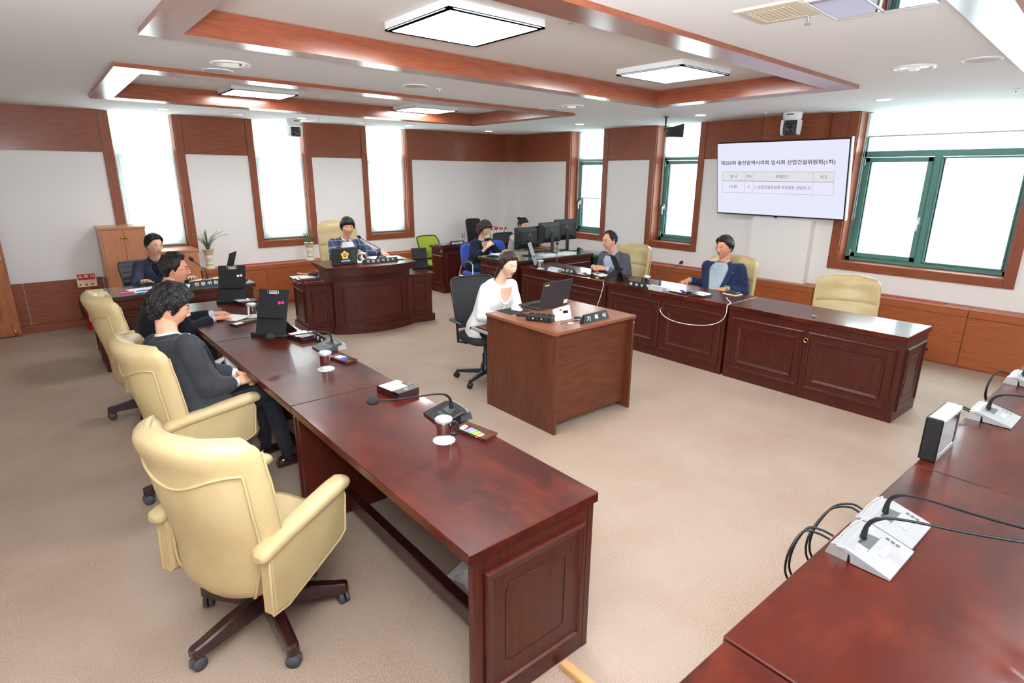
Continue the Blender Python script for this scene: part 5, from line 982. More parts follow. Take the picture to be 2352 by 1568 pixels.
part('body', MB().loft([[(x, -.05, -.15+a), (x, .05, -.15+a), (x, .05, -.15-b), (x, -.05, -.15-b)] for x, a, b in ((.03, .02, .10), (.14, .035, .10), (.24, .065, .105))], True, True, 0, False), 'black', t); part('plug', MB().cyl((0, 0, -.17), (.03, 0, -.17), .009), 'silver', t)
# wall sockets etc.
solo('wall_switch', MB().box(-.034, .034, -.01, 0, -.05, .05, .003), 'white', 'small white adapter on the front of the staff desk', 'switch', mtx=TR(-2.565, -2.95, .64, R(-90)) @ Matrix.Scale(.45, 4))
# ================================================================ PEOPLE
SK = {'a': srgb(226, 172, 142), 'b': srgb(214, 150, 122), 'c': srgb(236, 192, 168)}
def skinmat(k, c):
    m = mat('skin_'+k, c, .5, spec=.35, var=[(tuple(v*f for v, f in zip(c, (.97, .84, .80))), 9, (1, 1, 1), .42, .7)]); b = m.node_tree.nodes['Principled BSDF']
    b.inputs['Subsurface Weight'].default_value = .12; b.inputs['Subsurface Radius'].default_value = (.012, .005, .003); b.inputs['Subsurface Scale'].default_value = .6; return m
for k, c in SK.items(): M['skin_'+k] = skinmat(k, c)
M['lip'] = mat('lips', srgb(204, 132, 118), .45); M['lip_f'] = mat('lips_coral', srgb(212, 112, 108), .4)
M['hair'] = mat('black_hair', srgb(26, 22, 22), .42, var=[(srgb(46, 36, 34), 30, (1, 1, .3), .5, .8)], bump=(140, (1, 1, .25), .5, .002)); M['hair_b'] = mat('brown_black_hair', srgb(44, 28, 24), .4, var=[(srgb(74, 48, 40), 26, (1, 1, .3), .45, .8)], bump=(140, (1, 1, .25), .5, .002))
M['eye_w'] = mat('eye_white', srgb(205, 196, 190), .3); M['eye_d'] = mat('iris', srgb(30, 20, 16), .1, coat=1)
def cloth(n, c, c2=None, r=.85): M[n] = mat(n, srgb(*c), r, spec=.15, sheen=.06, var=[(srgb(*(c2 or [int(v*.82) for v in c])), 5, (1, 1, 1), .4, .7)], bump=(14, (1, 1, 1.6), .35, .012))
cloth('navy_wool', (34, 40, 62)); cloth('slate_wool', (62, 66, 88)); cloth('charcoal_wool', (58, 59, 64)); cloth('grey_wool', (96, 98, 108)); cloth('navy_bright', (40, 50, 84)); cloth('black_wool', (28, 30, 38)); cloth('navy_blouse', (26, 36, 56)); cloth('white_blouse', (240, 240, 238), (228, 228, 226), .7); cloth('white_shirt', (236, 238, 242), (222, 224, 230)); cloth('blue_shirt', (190, 202, 228)); cloth('grey_shirt', (164, 176, 184)); cloth('dark_polo', (30, 32, 44)); cloth('trouser', (44, 46, 52)); cloth('skirt', (40, 58, 90)); cloth('pale_cardigan', (200, 196, 190)); M['shoe'] = mat('polished_shoe', srgb(40, 22, 20), .25, coat=.6); M['sock'] = mat('black_sock', srgb(20, 20, 22), .9)
def check_mat():
    cloth('check_wool', (66, 78, 108)); m = M['check_wool']; nt = m.node_tree; b = nt.nodes['Principled BSDF']; L = nt.links; N = nt.nodes
    src = b.inputs['Base Color'].links[0].from_socket; tc = N.new('ShaderNodeTexCoord'); sp = N.new('ShaderNodeSeparateXYZ'); L.new(tc.outputs['Object'], sp.inputs[0]); outs = []
    for ax, fr in ((1, 15), (2, 13)):
        a = N.new('ShaderNodeMath'); a.operation = 'MULTIPLY'; a.inputs[1].default_value = fr; L.new(sp.outputs[ax], a.inputs[0]); f = N.new('ShaderNodeMath'); f.operation = 'FRACT'; L.new(a.outputs[0], f.inputs[0])
        c = N.new('ShaderNodeMath'); c.operation = 'LESS_THAN'; c.inputs[1].default_value = .09; L.new(f.outputs[0], c.inputs[0]); outs.append(c)
    mx = N.new('ShaderNodeMath'); mx.operation = 'MAXIMUM'; L.new(outs[0].outputs[0], mx.inputs[0]); L.new(outs[1].outputs[0], mx.inputs[1]); k = N.new('ShaderNodeMath'); k.operation = 'MULTIPLY'; k.inputs[1].default_value = .6; L.new(mx.outputs[0], k.inputs[0])
    mm = N.new('ShaderNodeMix'); mm.data_type = 'RGBA'; L.new(k.outputs[0], mm.inputs[0]); L.new(src, mm.inputs[6]); mm.inputs[7].default_value = (*srgb(188, 190, 196), 1); L.new(mm.outputs[2], b.inputs['Base Color'])
check_mat()
def capsule(mb, p0, p1, r0, r1=None, n=12):
    r1 = r0 if r1 is None else r1; p0, p1 = Vector(p0), Vector(p1); d = (p1-p0); d = d.normalized() if d.length > 1e-6 else Vector((0, 0, 1))
    P = [p0-d*r0*.98, p0-d*r0*.8, p0-d*r0*.45, p0, p1, p1+d*r1*.45, p1+d*r1*.8, p1+d*r1*.98]; return mb.tube(P, [r0*.2, r0*.6, r0*.89, r0, r1, r1*.89, r1*.6, r1*.2], n)
_tmp = None
def remesh(mb, vox, iters=2, sharp=None):
    me = mb.mesh('tmp', []); o = bpy.data.objects.new('tmp', me); COL.objects.link(o)
    md = o.modifiers.new('r', 'REMESH'); md.mode = 'VOXEL'; md.voxel_size = vox; md.use_smooth_shade = True
    if iters: s = o.modifiers.new('s', 'SMOOTH'); s.factor = .5; s.iterations = iters
    bpy.context.view_layer.update(); dg = bpy.context.evaluated_depsgraph_get(); r = bpy.data.meshes.new_from_object(o.evaluated_get(dg)); bpy.data.objects.remove(o); bpy.data.meshes.remove(me)
    r.polygons.foreach_set('use_smooth', [True]*len(r.polygons)); return r
def wrinkle(me, rd, elbows, A):
    n = len(me.vertices); co = np.empty(n*3); me.vertices.foreach_get('co', co); co = co.reshape(-1, 3); no = np.empty(n*3); me.vertices.foreach_get('normal', no); no = no.reshape(-1, 3)
    h = np.zeros(n)
    for f, a in ((22, 1), (34, .8), (48, .6), (64, .4), (85, .25)):
        for _ in range(2):
            k = np.array([rd.gauss(0, 1), rd.gauss(0, 1), rd.gauss(0, 1.3)]); k *= f/np.linalg.norm(k); h += a*np.sin(co @ k+rd.uniform(0, 6)+1.5*np.sin(co @ k[[1, 2, 0]]*.4))
    h = np.sign(h)*np.abs(h)**.8; w = np.full(n, .45)
    for e in elbows: w += 1.1*np.exp(-((np.linalg.norm(co-np.array(e), axis=1))/.10)**2)
    co += no*(h*w*A*.5)[:, None]; me.vertices.foreach_set('co', co.ravel()); me.update()
def headR(d, fem=False):
    x, y, z = d; a = .101 if x > 0 else .100; b = .0775 if not fem else .073; c = .120 if z > 0 else .118
    if z < 0:
        k = -z; b *= 1-.26*k**1.5-(.06*k if fem else 0); a = a*(1-.10*k) if x > 0 else a*(1-.42*k)
    r = 1/math.sqrt((x/a)**2+(y/b)**2+(z/c)**2)
    if x > .5:
        for s in (-1, 1): r -= .0075*math.exp(-(((y-s*.33)/.17)**2+((z-.14)/.12)**2))
        r += .003*math.exp(-(((abs(y)-.5)/.15)**2+((z+.15)/.15)**2)); r += .003*math.exp(-((z-.30)/.08)**2)*(abs(y) < .5)
    return r
def surfx(y, z, fem=False):
    lo, hi = .02, .13
    for _ in range(24):
        x = (lo+hi)/2; v = Vector((x, y, z)); L_ = v.length
        if L_ < headR(v/L_, fem): lo = x
        else: hi = x
    return lo
def sphere_dirs(n, m):
    for j in range(m+1):
        a = pi*(j+.03)/(m+.06); yield [(math.sin(a)*math.cos(2*pi*k/n), math.sin(a)*math.sin(2*pi*k/n), -math.cos(a)) for k in range(n)]
def interp(tab, x):
    for (x0, y0), (x1, y1) in zip(tab, tab[1:]):
        if x <= x1: return y0+(y1-y0)*max(0, min(1, (x-x0)/(x1-x0)))
    return tab[-1][1]
def hair_mesh(style, fem, rd):
    front, side, nape, thick, topv = style['front'], style.get('side', .10), style.get('nape', -.62), style['thick'], style.get('top', .012)
    ear = style.get('ear', -.02); burn = style.get('burn', -.28)
    if fem or style.get('bowl'): tab = [(0, front), (28, front-.02), (45, front-.14), (60, side+.20), (72, side), (82, burn), (92, burn+.05), (97, ear), (112, ear-.08), (128, nape*.72), (180, nape)]
    else: tab = [(0, front), (20, front+.02), (36, front+(.04 if style.get('recede') else -.06)), (50, front-(.10 if style.get('recede') else .22)), (62, .30), (74, .16), (80, -.02), (88, -.10), (92, .06), (104, .06), (112, -.10), (128, -.42), (180, nape)]
    ph = [rd.uniform(0, 6) for _ in range(6)]; wav = style.get('wave', .002)
    def off(d):
        phi = math.degrees(math.atan2(abs(d[1]), d[0])); r = headR(d, fem); ez = r*d[2]/.118; k = max(0, min(1, (ez-interp(tab, phi))/.10)); k = k*k*(3-2*k)
        part_ = style.get('part'); sideb = style.get('bulk', 0)*math.exp(-((d[2]-.0)/.55)**2)*(abs(d[1])+max(0, -d[0]))
        h = thick+topv*max(0, d[2])+sideb+wav*math.sin(9*d[1]+ph[0]+3*d[2])+wav*.7*math.sin(14*d[0]+ph[1]+7*d[2])+wav*.5*math.sin(23*d[1]-11*d[0]+ph[2])
        if not fem and not style.get('bowl'): q_ = max(0, min(1, (ez+.15)/.6)); h *= .30+.70*q_*q_*(3-2*q_); h += style.get('quiff', .009)*math.exp(-(((d[0]-.62)/.32)**2+((d[2]-.72)/.25)**2))
        if part_: h -= .006*math.exp(-((d[1]-part_)/.05)**2)*(d[2] > .3)
        return r, k*h-(1-k)*.012, k
    mb = MB(); lp = []
    for row in sphere_dirs(56, 40):
        l = []
        for d in row:
            r, o, k = off(d); l.append((d[0]*(r+o), d[1]*(r+o), d[2]*(r+o)))
        lp.append(l)
    mb.loft(lp); crown = Vector((-.35, style.get('part', 0) or .05, .92)).normalized(); cnt = 0
    while cnt < style.get('locks', 600):
        d = Vector((rd.gauss(0, 1), rd.gauss(0, 1), rd.gauss(.3, 1))).normalized(); r, o, k = off(d)
        if k < .75: continue
        cnt += 1; tan = (d-crown); tan -= d*tan.dot(d)
        if tan.length < .05: tan = Vector((1, 0, 0))
        tan.normalize(); jit = Vector((rd.gauss(0, 1), rd.gauss(0, 1), rd.gauss(0, 1)))*style.get('mess', .15); tan = (tan+jit-d*jit.dot(d)).normalized(); pts = []; q = d.copy(); Ln = rd.uniform(.35, .62)*style.get('len', 1)
        for j in range(5):
            s = j/4; q2 = (d+tan*math.tan(min(1.2, Ln*s))).normalized(); r, o2, k2 = off(q2)
            if k2 < .35: q2 = q; r, o2, k2 = off(q)
            q = q2; pts.append(q*(r+o2+.0008+style.get('lift', .0012)*math.sin(s*pi)))
        w = rd.uniform(.0016, .0032)*style.get('lw', 1); mb.tube(pts, [w*.5, w, w, w*.7, w*.15], 4, sq=(1.6, .6))
    return mb
def hand_prims(mb, wrist, d, nrm, side, curl=(.25, .3, .2), spread=.06, sc=1.08, thumb=.7):
    """fingers run along d, palm faces nrm; side +1 = left hand"""
    d = Vector(d).normalized(); up = -Vector(nrm); up = (up-d*up.dot(d)).normalized(); lat = up.cross(d)   # +lat is to the left when palm down
    Mx = Matrix((d, lat, up)).transposed().to_4x4(); Mx.translation = Vector(wrist); s0 = len(mb.v); th = -side   # thumb side: right hand +y, left hand -y
    lp = []
    for x, w, h in ((-.03, .022, .017), (-.005, .026, .017), (.02, .033, .016), (.05, .040, .0145), (.078, .041, .013), (.090, .037, .010)):
        lp.append([(x*sc, sc*w*abs(math.cos(q))**.7*(1 if math.cos(q) > 0 else -1), sc*h*abs(math.sin(q))**.8*(1 if math.sin(q) > 0 else -1)) for q in [2*pi*k/18 for k in range(18)]])
    mb.loft(lp)
    for i, (y, L_) in enumerate(zip((.031, .0105, -.0105, -.031), (.070, .078, .073, .057))):
        y *= th; p = Vector((.078*sc, y*sc, 0)); a = 0; yaw_ = spread*(y/.0105); c = curl[i] if isinstance(curl[0], (tuple, list)) else curl
        for k, (f, r0, r1) in enumerate(((.46, .0092, .0084), (.30, .0084, .0076), (.24, .0076, .0064))):
            a += c[k]; q = p+Vector((math.cos(a)*math.cos(yaw_), math.sin(yaw_)*math.cos(a), -math.sin(a)))*L_*f*sc; capsule(mb, p, q, r0*sc, r1*sc, 10); p = q
    p = Vector((.018, .026*th, -.004))*sc
    for (dx, dy, dz, L_, r0, r1) in ((.75, thumb, -.28, .040, .0135, .0115), (.88, thumb*.6, -.3, .034, .0112, .0098), (.97, thumb*.25, -.22, .026, .0098, .0075)):
        v = Vector((dx, dy*th, dz)).normalized(); q = p+v*L_*sc; capsule(mb, p, q, r0*sc, r1*sc, 10); p = q
    return mb.xf(Mx, s0)
TOR_M = [(-.16, .170, .13, .13), (0, .180, .14, .135), (.22, .168, .135, .12), (.48, .176, .132, .115), (.72, .188, .122, .108), (.86, .182, .100, .094), (.94, .135, .078, .080), (1.0, .078, .062, .066)]
TOR_F = [(-.16, .172, .12, .14), (0, .175, .12, .135), (.25, .138, .105, .105), (.5, .145, .118, .10), (.68, .155, .125, .095), (.84, .152, .090, .085), (.94, .11, .068, .070), (1.0, .064, .055, .058)]
def person(label, loc, rz, head, face, pitch, wr, skin='a', fem=False, jacket='navy_wool', shirt='white_shirt', hair=None, hairm='hair', stout=1.0, glasses=None, hands=None, vneck=.40, vw=34, lapel=True, tro='trouser', feet=None, watch=None, seed=1, hipz=.56, sleeve=1.0, pin=False, collar=True, roll=0, cuff=True, knees=None, pony=None, button=True, loose=.016, arm=1.0, bow=0):
    rd = random.Random(seed); t = thing('person', label, 'person', loc, rz); WL = (Matrix.Translation(loc) @ Matrix.Rotation(rz, 4, 'Z')).inverted(); loc_ = lambda p: WL @ Vector(p)
    ss = .94 if fem else 1.0; Hc = loc_(head); fy = face-rz
    HM = Matrix.Translation(Hc) @ Matrix.Rotation(fy, 4, 'Z') @ Matrix.Rotation(pitch, 4, 'Y') @ Matrix.Rotation(roll, 4, 'X') @ Matrix.Scale(ss, 4)
    P0 = Vector((0, 0, hipz)); Nk = Vector((Hc.x*.80-.035, Hc.y*.85, Hc.z-.165*ss)); ax = (Nk-P0); TL = ax.length; axn = ax.normalized()
    side = Vector((0, 1, 0)); side = (side-axn*side.dot(axn)).normalized(); fwd = side.cross(axn)
    T = TOR_F if fem else TOR_M
    def tor(tt):
        for a, b in zip(T, T[1:]):
            if tt <= b[0]: k = (tt-a[0])/(b[0]-a[0]); k = max(0, k); return [a[i]+(b[i]-a[i])*k for i in (1, 2, 3)]
        return list(T[-1][1:])
    def Sf(tt, th, off=0., st=stout):
        w, f, b = tor(tt); bel = 1+(st-1)*math.exp(-((tt-.2)/.35)**2)*1.6; w *= 1+(st-1)*.8; f *= bel; c, s = math.cos(th), math.sin(th); cc = abs(c)**.85*(1 if c > 0 else -1); sn = abs(s)**.85*(1 if s > 0 else -1)
        ctr = P0+ax*tt-fwd*(.02*math.sin(max(0, min(1, tt))*pi)); return ctr+side*(sn*(w+off))+fwd*(cc*((f if c > 0 else b)+off))
    def torso(mb, off, t0=-.16, t1=1.0):
        return mb.loft([[Sf(t0+(t1-t0)*j/22, 2*pi*k/36, off) for k in range(36)] for j in range(23)])
    sh = []; el = []; ws = []
    for s in (1, -1):
        S0 = P0+ax*(.895 if not fem else .88)+side*(s*(.182 if not fem else .152))*(1+(stout-1)*.8)-fwd*.005; Wr = loc_(wr[0 if s > 0 else 1]); L1, L2 = (.275, .245) if not fem else (.255, .23)
        v = Wr-S0; D = v.length
        if D > (L1+L2)*.985: kk = D/((L1+L2)*.985); L1 *= kk; L2 *= kk
        a = (L1*L1-L2*L2+D*D)/(2*D); hh = math.sqrt(max(0, L1*L1-a*a)); u = v.normalized(); hint = Vector((-.35, s*.35, -1)); hint = (hint-u*hint.dot(u)).normalized(); sh.append(S0); el.append(S0+u*a+hint*hh); ws.append(Wr)
    # --- one continuous body
    mb = MB(); lp = []
    for row in sphere_dirs(64, 48): lp.append([HM @ Vector([c*headR(d, fem) for c in d]) for d in row])
    mb.loft(lp); H = lambda x, y, z: HM @ Vector((x, y, z)); q = ss
    sx = lambda y, z: surfx(y, z, fem)
    nl = .9 if fem else 1.0
    capsule(mb, H(sx(0, .022)-.004, 0, .022), H(sx(0, -.02)+.010*nl, 0, -.022), .0065*q, .0105*q*nl); capsule(mb, H(sx(0, -.028)+.001, .011*nl, -.029), H(sx(0, -.028)+.001, -.011*nl, -.029), .0078*q)
    for s in (-1, 1):
        capsule(mb, H(sx(.012, .034)-.003, s*.014, .034), H(sx(.045, .036)-.004, s*.044, .034), .0055*q)         # brow ridge
        capsule(mb, H(.008, s*.0755, .024), H(-.002, s*.0775, -.016), .0075*q, .006*q); capsule(mb, H(-.010, s*.081, .026), H(-.006, s*.079, -.010), .009*q, .005*q)   # ear
        capsule(mb, H(sx(.030, .004)-.0065, s*.022, .004), H(sx(.034, .003)-.0065, s*.040, .005), .0055*q)   # lower lid
        capsule(mb, H(sx(.030, .02)-.0055, s*.021, .020), H(sx(.034, .02)-.0055, s*.041, .020), .0062*q)    # upper lid
    capsule(mb, H(sx(.015, -.052)-.0035, .016, -.053), H(sx(.015, -.052)-.0035, -.016, -.053), .0052*q); capsule(mb, H(sx(.012, -.062)-.004, .012, -.0625), H(sx(.012, -.062)-.004, -.012, -.0625), .0062*q)
    capsule(mb, H(sx(0, -.094)-.013, .010, -.094), H(sx(0, -.094)-.013, -.010, -.094), .0165*q)
    capsule(mb, H(-.018, 0, -.05), Nk+fwd*-.01-axn*.02, (.054 if not fem else .045), (.060 if not fem else .049), 20)
    capsule(mb, Nk-axn*.03, P0, .056 if not fem else .05, .08, 16)
    for i in (0, 1):
        capsule(mb, Nk-axn*.05, sh[i]-axn*.01, .032, .030); capsule(mb, sh[i], el[i], .030, .028); capsule(mb, el[i], ws[i], (.034 if not fem else .031) if sleeve < .8 else .028, .0255 if not fem else .022)
        s = 1 if i == 0 else -1; hs = (hands or {}).get('LR'[i], {}); dd = (WL.to_3x3() @ Vector(hs['d'])) if 'd' in hs else (ws[i]-el[i]); nn = (WL.to_3x3() @ Vector(hs['n'])) if 'n' in hs else Vector((0, 0, -1))
        hand_prims(mb, ws[i]+dd.normalized()*.018, dd, nn, s, hs.get('curl', (.22, .3, .2)), hs.get('spread', .05), 1.06 if not fem else .95, hs.get('thumb', .7))
    me = remesh(mb, .0036, 2); me.name = 'body'; me.materials.append(M['skin_'+skin]); me.materials.append(M['lip_f' if fem else 'lip']); n = len(me.polygons); ce = np.empty(n*3); me.polygons.foreach_get('center', ce); ce = ce.reshape(-1, 3)
    Hi = np.array(HM.inverted()); lc = ce @ Hi[:3, :3].T+Hi[:3, 3]; lipm = (lc[:, 0] > .05) & ((np.abs(lc[:, 1])/.023)**2+((lc[:, 2]+.058)/.0095)**2 < 1); mi = lipm.astype(np.int32); me.polygons.foreach_set('material_index', mi); me.update()
    body = part('body', me, None, t)
    # --- face details
    for s in (-1, 1):
        ex = sx(.031, .012); part('eye', MB().ell((ex-.0035, s*.031, .0118), .0055, .0138, .0042, 14, 8).ell((ex+.0012, s*.031+(.002), .0118), .0024, .0054, .0043, 12, 6, mi=1).xf(HM), ['eye_w', 'eye_d'], t)
        part('eyelash_line', MB().tube([H(sx(.017, .014)+.001, s*.016, .013), H(ex+.0032, s*.026, .0172), H(ex+.0022, s*.036, .0170), H(sx(.046, .013)+.001, s*.0465, .0125)], [.0006, .0014, .0014, .0006], 6), 'hair', t)
        part('eyebrow', MB().tube([H(sx(.014, .036)+.002, s*.015, .0345), H(sx(.028, .04)+.0025, s*.029, .0395), H(sx(.042, .038)+.002, s*.042, .0385), H(sx(.052, .033)+.0005, s*.052, .033)], [.0018, .0030, .0026, .0010] if not fem else [.0012, .0019, .0017, .0008], 6), hairm, t)
    if glasses:
        g = MB(); gx = sx(.03, .01)+.014
        for s in (-1, 1): g.tube([H(gx-.006*abs(math.cos(a))**2*(math.cos(a)*1 > 0)*1.0, s*(.034+.0225*abs(math.cos(a))**.7*(1 if math.cos(a) > 0 else -1)), .009+.0165*abs(math.sin(a))**.7*(1 if math.sin(a) > 0 else -1)) for a in [2*pi*k/24 for k in range(25)]], .0013, 6).tube([H(gx-.006, s*.0565, .015), H(.05, s*.074, .017), H(-.0, s*.082, .014), H(-.02, s*.083, .0)], .0013, 6)
        g.tube([H(gx, -.012, .014), H(gx+.003, 0, .016), H(gx, .012, .014)], .0012, 6); gl = part('eyeglasses', g, glasses, t); part('lenses', MB().add([H(gx-.001, s*.034+a*.02, .009+b*.014) for s in (-1, 1) for a, b in ((-1, -1), (1, -1), (1, 1), (-1, 1))], [(0, 1, 2, 3), (4, 5, 6, 7)]), 'glass', gl)
    hb = hair_mesh(hair, fem, rd); hb.xf(HM)
    hr = part('hair', hb, hairm, t)
    if pony: part('tied_hair', pony(MB()).xf(HM), hairm, t)
    # --- clothes
    cm_ = MB(); torso(cm_, loose, -.16, .955 if bow else 1.0); ar = [v*arm for v in ((.064, .056, .055, .042) if not fem else (.054, .052, .054, .046))]
    slv = []
    for i in (0, 1):
        s = 1 if i == 0 else -1; capsule(cm_, P0+ax*.90+side*s*.09, sh[i]-axn*.012, .046 if not fem else .036, ar[0], 16); capsule(cm_, sh[i]-axn*.01, el[i], ar[0], ar[1], 16)
        we_ = el[i]+(ws[i]-el[i])*(.93*sleeve) - (ws[i]-el[i]).normalized()*ar[3]*.9; slv.append(we_); capsule(cm_, el[i], we_, ar[2], ar[3]*1.06, 16)
    jm = remesh(cm_, .0066, 5); wrinkle(jm, rd, el, .0058); jm.name = 'jacket'; jm.materials.append(M[jacket]); J = part('jacket' if lapel else 'blouse', jm, None, t)
    def patch(t0, t1, tha, thb, off, mt, name, nt=14, nth=8, th_=.004, parent=J):
        lo = []
        for j in range(nt+1):
            tt = t0+(t1-t0)*j/nt; a, b = tha(tt), thb(tt); up = [Sf(tt, a+(b-a)*k/nth, off) for k in range(nth+1)]; dn = [Sf(tt, b+(a-b)*k/nth, off-th_*2) for k in range(nth+1)]; lo.append(up+dn)
        part(name, MB().loft(lo, True), mt, parent)
    vt = 1.0; R_ = R(vw); fV = lambda tt: R_*max(0., (tt-vneck)/(vt-vneck))**.75
    if lapel:
        patch(vneck, .985, lambda x: -fV(x), lambda x: fV(x), loose+.006, shirt, 'shirt_front', th_=.006)
        for s in (-1, 1):
            lw = lambda x: R(21)*math.sin(min(1, max(0, (x-vneck)/(.86-vneck)))*pi/2)**.8 if x < .86 else R(13)
            patch(vneck, .97, lambda x: s*fV(x), lambda x: s*(fV(x)+lw(x)), loose+.018, jacket, 'lapel', th_=.0065)
        if button:
            for k in range(4):
                tt = vneck+.1+k*.13
                if tt < .93: p = Sf(tt, 0, loose+.013); part('shirt_button', MB().ell(p, .003, .004, .004, 8, 5), 'pot', J)
            p = Sf(vneck-.03, .08, loose+.008); part('jacket_button', MB().ell(p, .004, .009, .009, 12, 6), 'dark_grey', J)
        if pin: p = Sf(.76, R(42), loose+.021); part('lapel_pin', MB().ell(p, .003, .0075, .0075, 12, 6), 'gold', J)
    if bow:
        patch(.70, .962, lambda x: -R(30)*max(0., (x-.70)/.3)**.8, lambda x: R(30)*max(0., (x-.70)/.3)**.8, loose+.004, 'skin_'+skin, 'neckline', th_=.003)
        for s in (-1, 1): patch(.69, .958, lambda x: s*R(30)*max(0., (x-.70)/.3)**.8, lambda x: s*(R(30)*max(0., (x-.70)/.3)**.8+R(7)), loose+.010, jacket, 'neckline_trim', th_=.004)
        if bow == 2:
            for s in (-1, 1): part('bow_tie_end', MB().tube([Sf(.69, 0, loose+.016), Sf(.60, R(s*4), loose+.022), Sf(.48, R(s*7), loose+.020), Sf(.40, R(s*8), loose+.014)], [.008, .016, .020, .022], 10, sq=(1, .35)), jacket, J)
            part('bow_knot', MB().ell(Sf(.70, 0, loose+.014), .012, .02, .014, 14, 8), jacket, J)
    if collar:
        def band(r0, r1, a0, a1, z0, z1, mt, name, lean_=.35):
            lo = []; up_ = (Hc+HM.to_3x3() @ Vector((-.018, 0, -.05))-Nk).normalized(); up_ = (up_*.6+axn*.4).normalized(); f2 = side.cross(up_)
            for k in range(25):
                a = a0+(a1-a0)*k/24; dr = f2*math.cos(a)+side*math.sin(a); dip = -.030*max(0, math.cos(a))**2; b0 = Nk-fwd*.004+dr*r0+up_*(z0+dip); b1 = Nk-fwd*.004+dr*r1+up_*(z1+dip*.9); lo.append([b0, b1, b1-dr*.004, b0-dr*.004])
            part(name, MB().loft(lo, True), mt, J)
        k = 1 if not fem else .84
        if lapel:
            band(.074*k, .066*k, R(18), R(342), -.012, .030, shirt, 'shirt_collar'); band(.090*k, .076*k, R(62), R(298), -.025, .018, jacket, 'jacket_collar')
            for s in (-1, 1): # collar leaves
                a = [Nk-fwd*.004+(fwd*math.cos(R(s*20))+side*math.sin(R(s*20)))*.072*k+axn*.0, Nk-fwd*.004+(fwd*math.cos(R(s*52))+side*math.sin(R(s*52)))*.078*k+axn*.005, Sf(.90, R(s*30), loose+.018)]; o_ = fwd*.004; part('collar_leaf', MB().add(a+[v-o_ for v in a], [(0, 1, 2), (3, 4, 5), (0, 1, 4, 3), (1, 2, 5, 4), (2, 0, 3, 5)]), shirt, J)
    for i in (0, 1):
        u = (ws[i]-el[i]).normalized()
        if lapel and cuff: part('shirt_cuff', MB().tube([slv[i]+u*.02, ws[i]+u*.006, ws[i]+u*.007], [.031, .031, .027], 18), shirt, J)
        if watch == 'LR'[i]: part('wristwatch', MB().tube([ws[i]+u*.008, ws[i]+u*.02], [.030, .030], 18).lathe([(.014, 0), (.014, .006), (.001, .007)], 16, tuple(ws[i]+u*.014+Vector((0, 0, .028)))), 'brass' if skin == 'b' else 'steel', t)
    # --- trousers or skirt, shoes
    kn = knees or [(.43, .10, .575), (.43, -.10, .575)]; ft = feet or [(.46, .11), (.46, -.11)]; tm = MB(); capsule(tm, P0+Vector((-.02, .06, -.015)), P0+Vector((-.02, -.06, -.015)), .115*(1+(stout-1)*.5), None, 16)
    for i in (0, 1):
        s = 1 if i == 0 else -1; K = Vector(kn[i]); A = Vector((ft[i][0], ft[i][1], .135)); capsule(tm, P0+Vector((.02, s*.09, -.02)), K, .088 if not fem else .078, .064 if not fem else .056, 16); capsule(tm, K, A, .062 if not fem else .054, .046 if not fem else .04, 16)
    jm = remesh(tm, .0095, 3); jm.materials.append(M[tro]); part('trousers' if tro != 'skirt' else 'skirt', jm, None, t)
    for i in (0, 1):
        A = Vector((ft[i][0], ft[i][1], 0)); fd_ = Vector((1, 0, 0)) if len(ft[i]) < 3 else Vector((math.cos(ft[i][2]), math.sin(ft[i][2]), 0)); lt = Vector((-fd_.y, fd_.x, 0)); lo = []
        for x, w, h in ((-.075, .022, .05), (-.06, .034, .07), (-.02, .037, .082), (.03, .036, .075), (.07, .041, .055), (.12, .046, .042), (.165, .040, .034), (.19, .022, .026)):
            lo.append([A+fd_*x+lt*(w*abs(math.cos(a_))**.8*(1 if math.cos(a_) > 0 else -1))+Vector((0, 0, .002+h*(.5+.5*abs(math.sin(a_))**.7*(1 if math.sin(a_) > 0 else -1)))) for a_ in [2*pi*k/18 for k in range(18)]])
        part('shoe', MB().loft(lo), 'shoe', t); part('sock', MB().tube([A+Vector((0, 0, .05)), A+Vector((0, 0, .17))], [.036, .038], 14), 'sock', t)
    return t
HM_ = dict(front=.68, thick=.013, top=.016, wave=.002); DN = (0, 0, -1)
# 1 man beside the cabinets
person('man with glasses in a slate jacket seated between the cabinets and the green desk', (-6.66, -1.30, 0), R(-90), (-6.69, -1.55, 1.16), R(-68), .12, [(-6.42, -1.83, .80), (-6.90, -1.83, .80)], 'a', jacket='slate_wool', shirt='dark_polo', hair=HM_, glasses='steel', vneck=.62, vw=22, seed=11, cuff=False)
# 2 navy man, farthest of the left row
person('man in navy jacket and glasses resting both hands on the farthest left-row desk', (-7.16, -3.92, 0), R(4), (-6.915, -3.90, 1.195), R(-12), .05, [(-6.66, -3.83, .775), (-6.70, -4.02, .775)], 'b', jacket='black_wool', shirt='blue_shirt', hair=dict(front=.70, thick=.016, top=.022, wave=.003, recede=1, quiff=.014), glasses='pink_vent', seed=12,
       hands={'L': dict(d=(1, .05, -.06), n=DN, curl=(.35, .5, .35)), 'R': dict(d=(1, .12, -.04), n=DN, curl=(.3, .45, .3))})
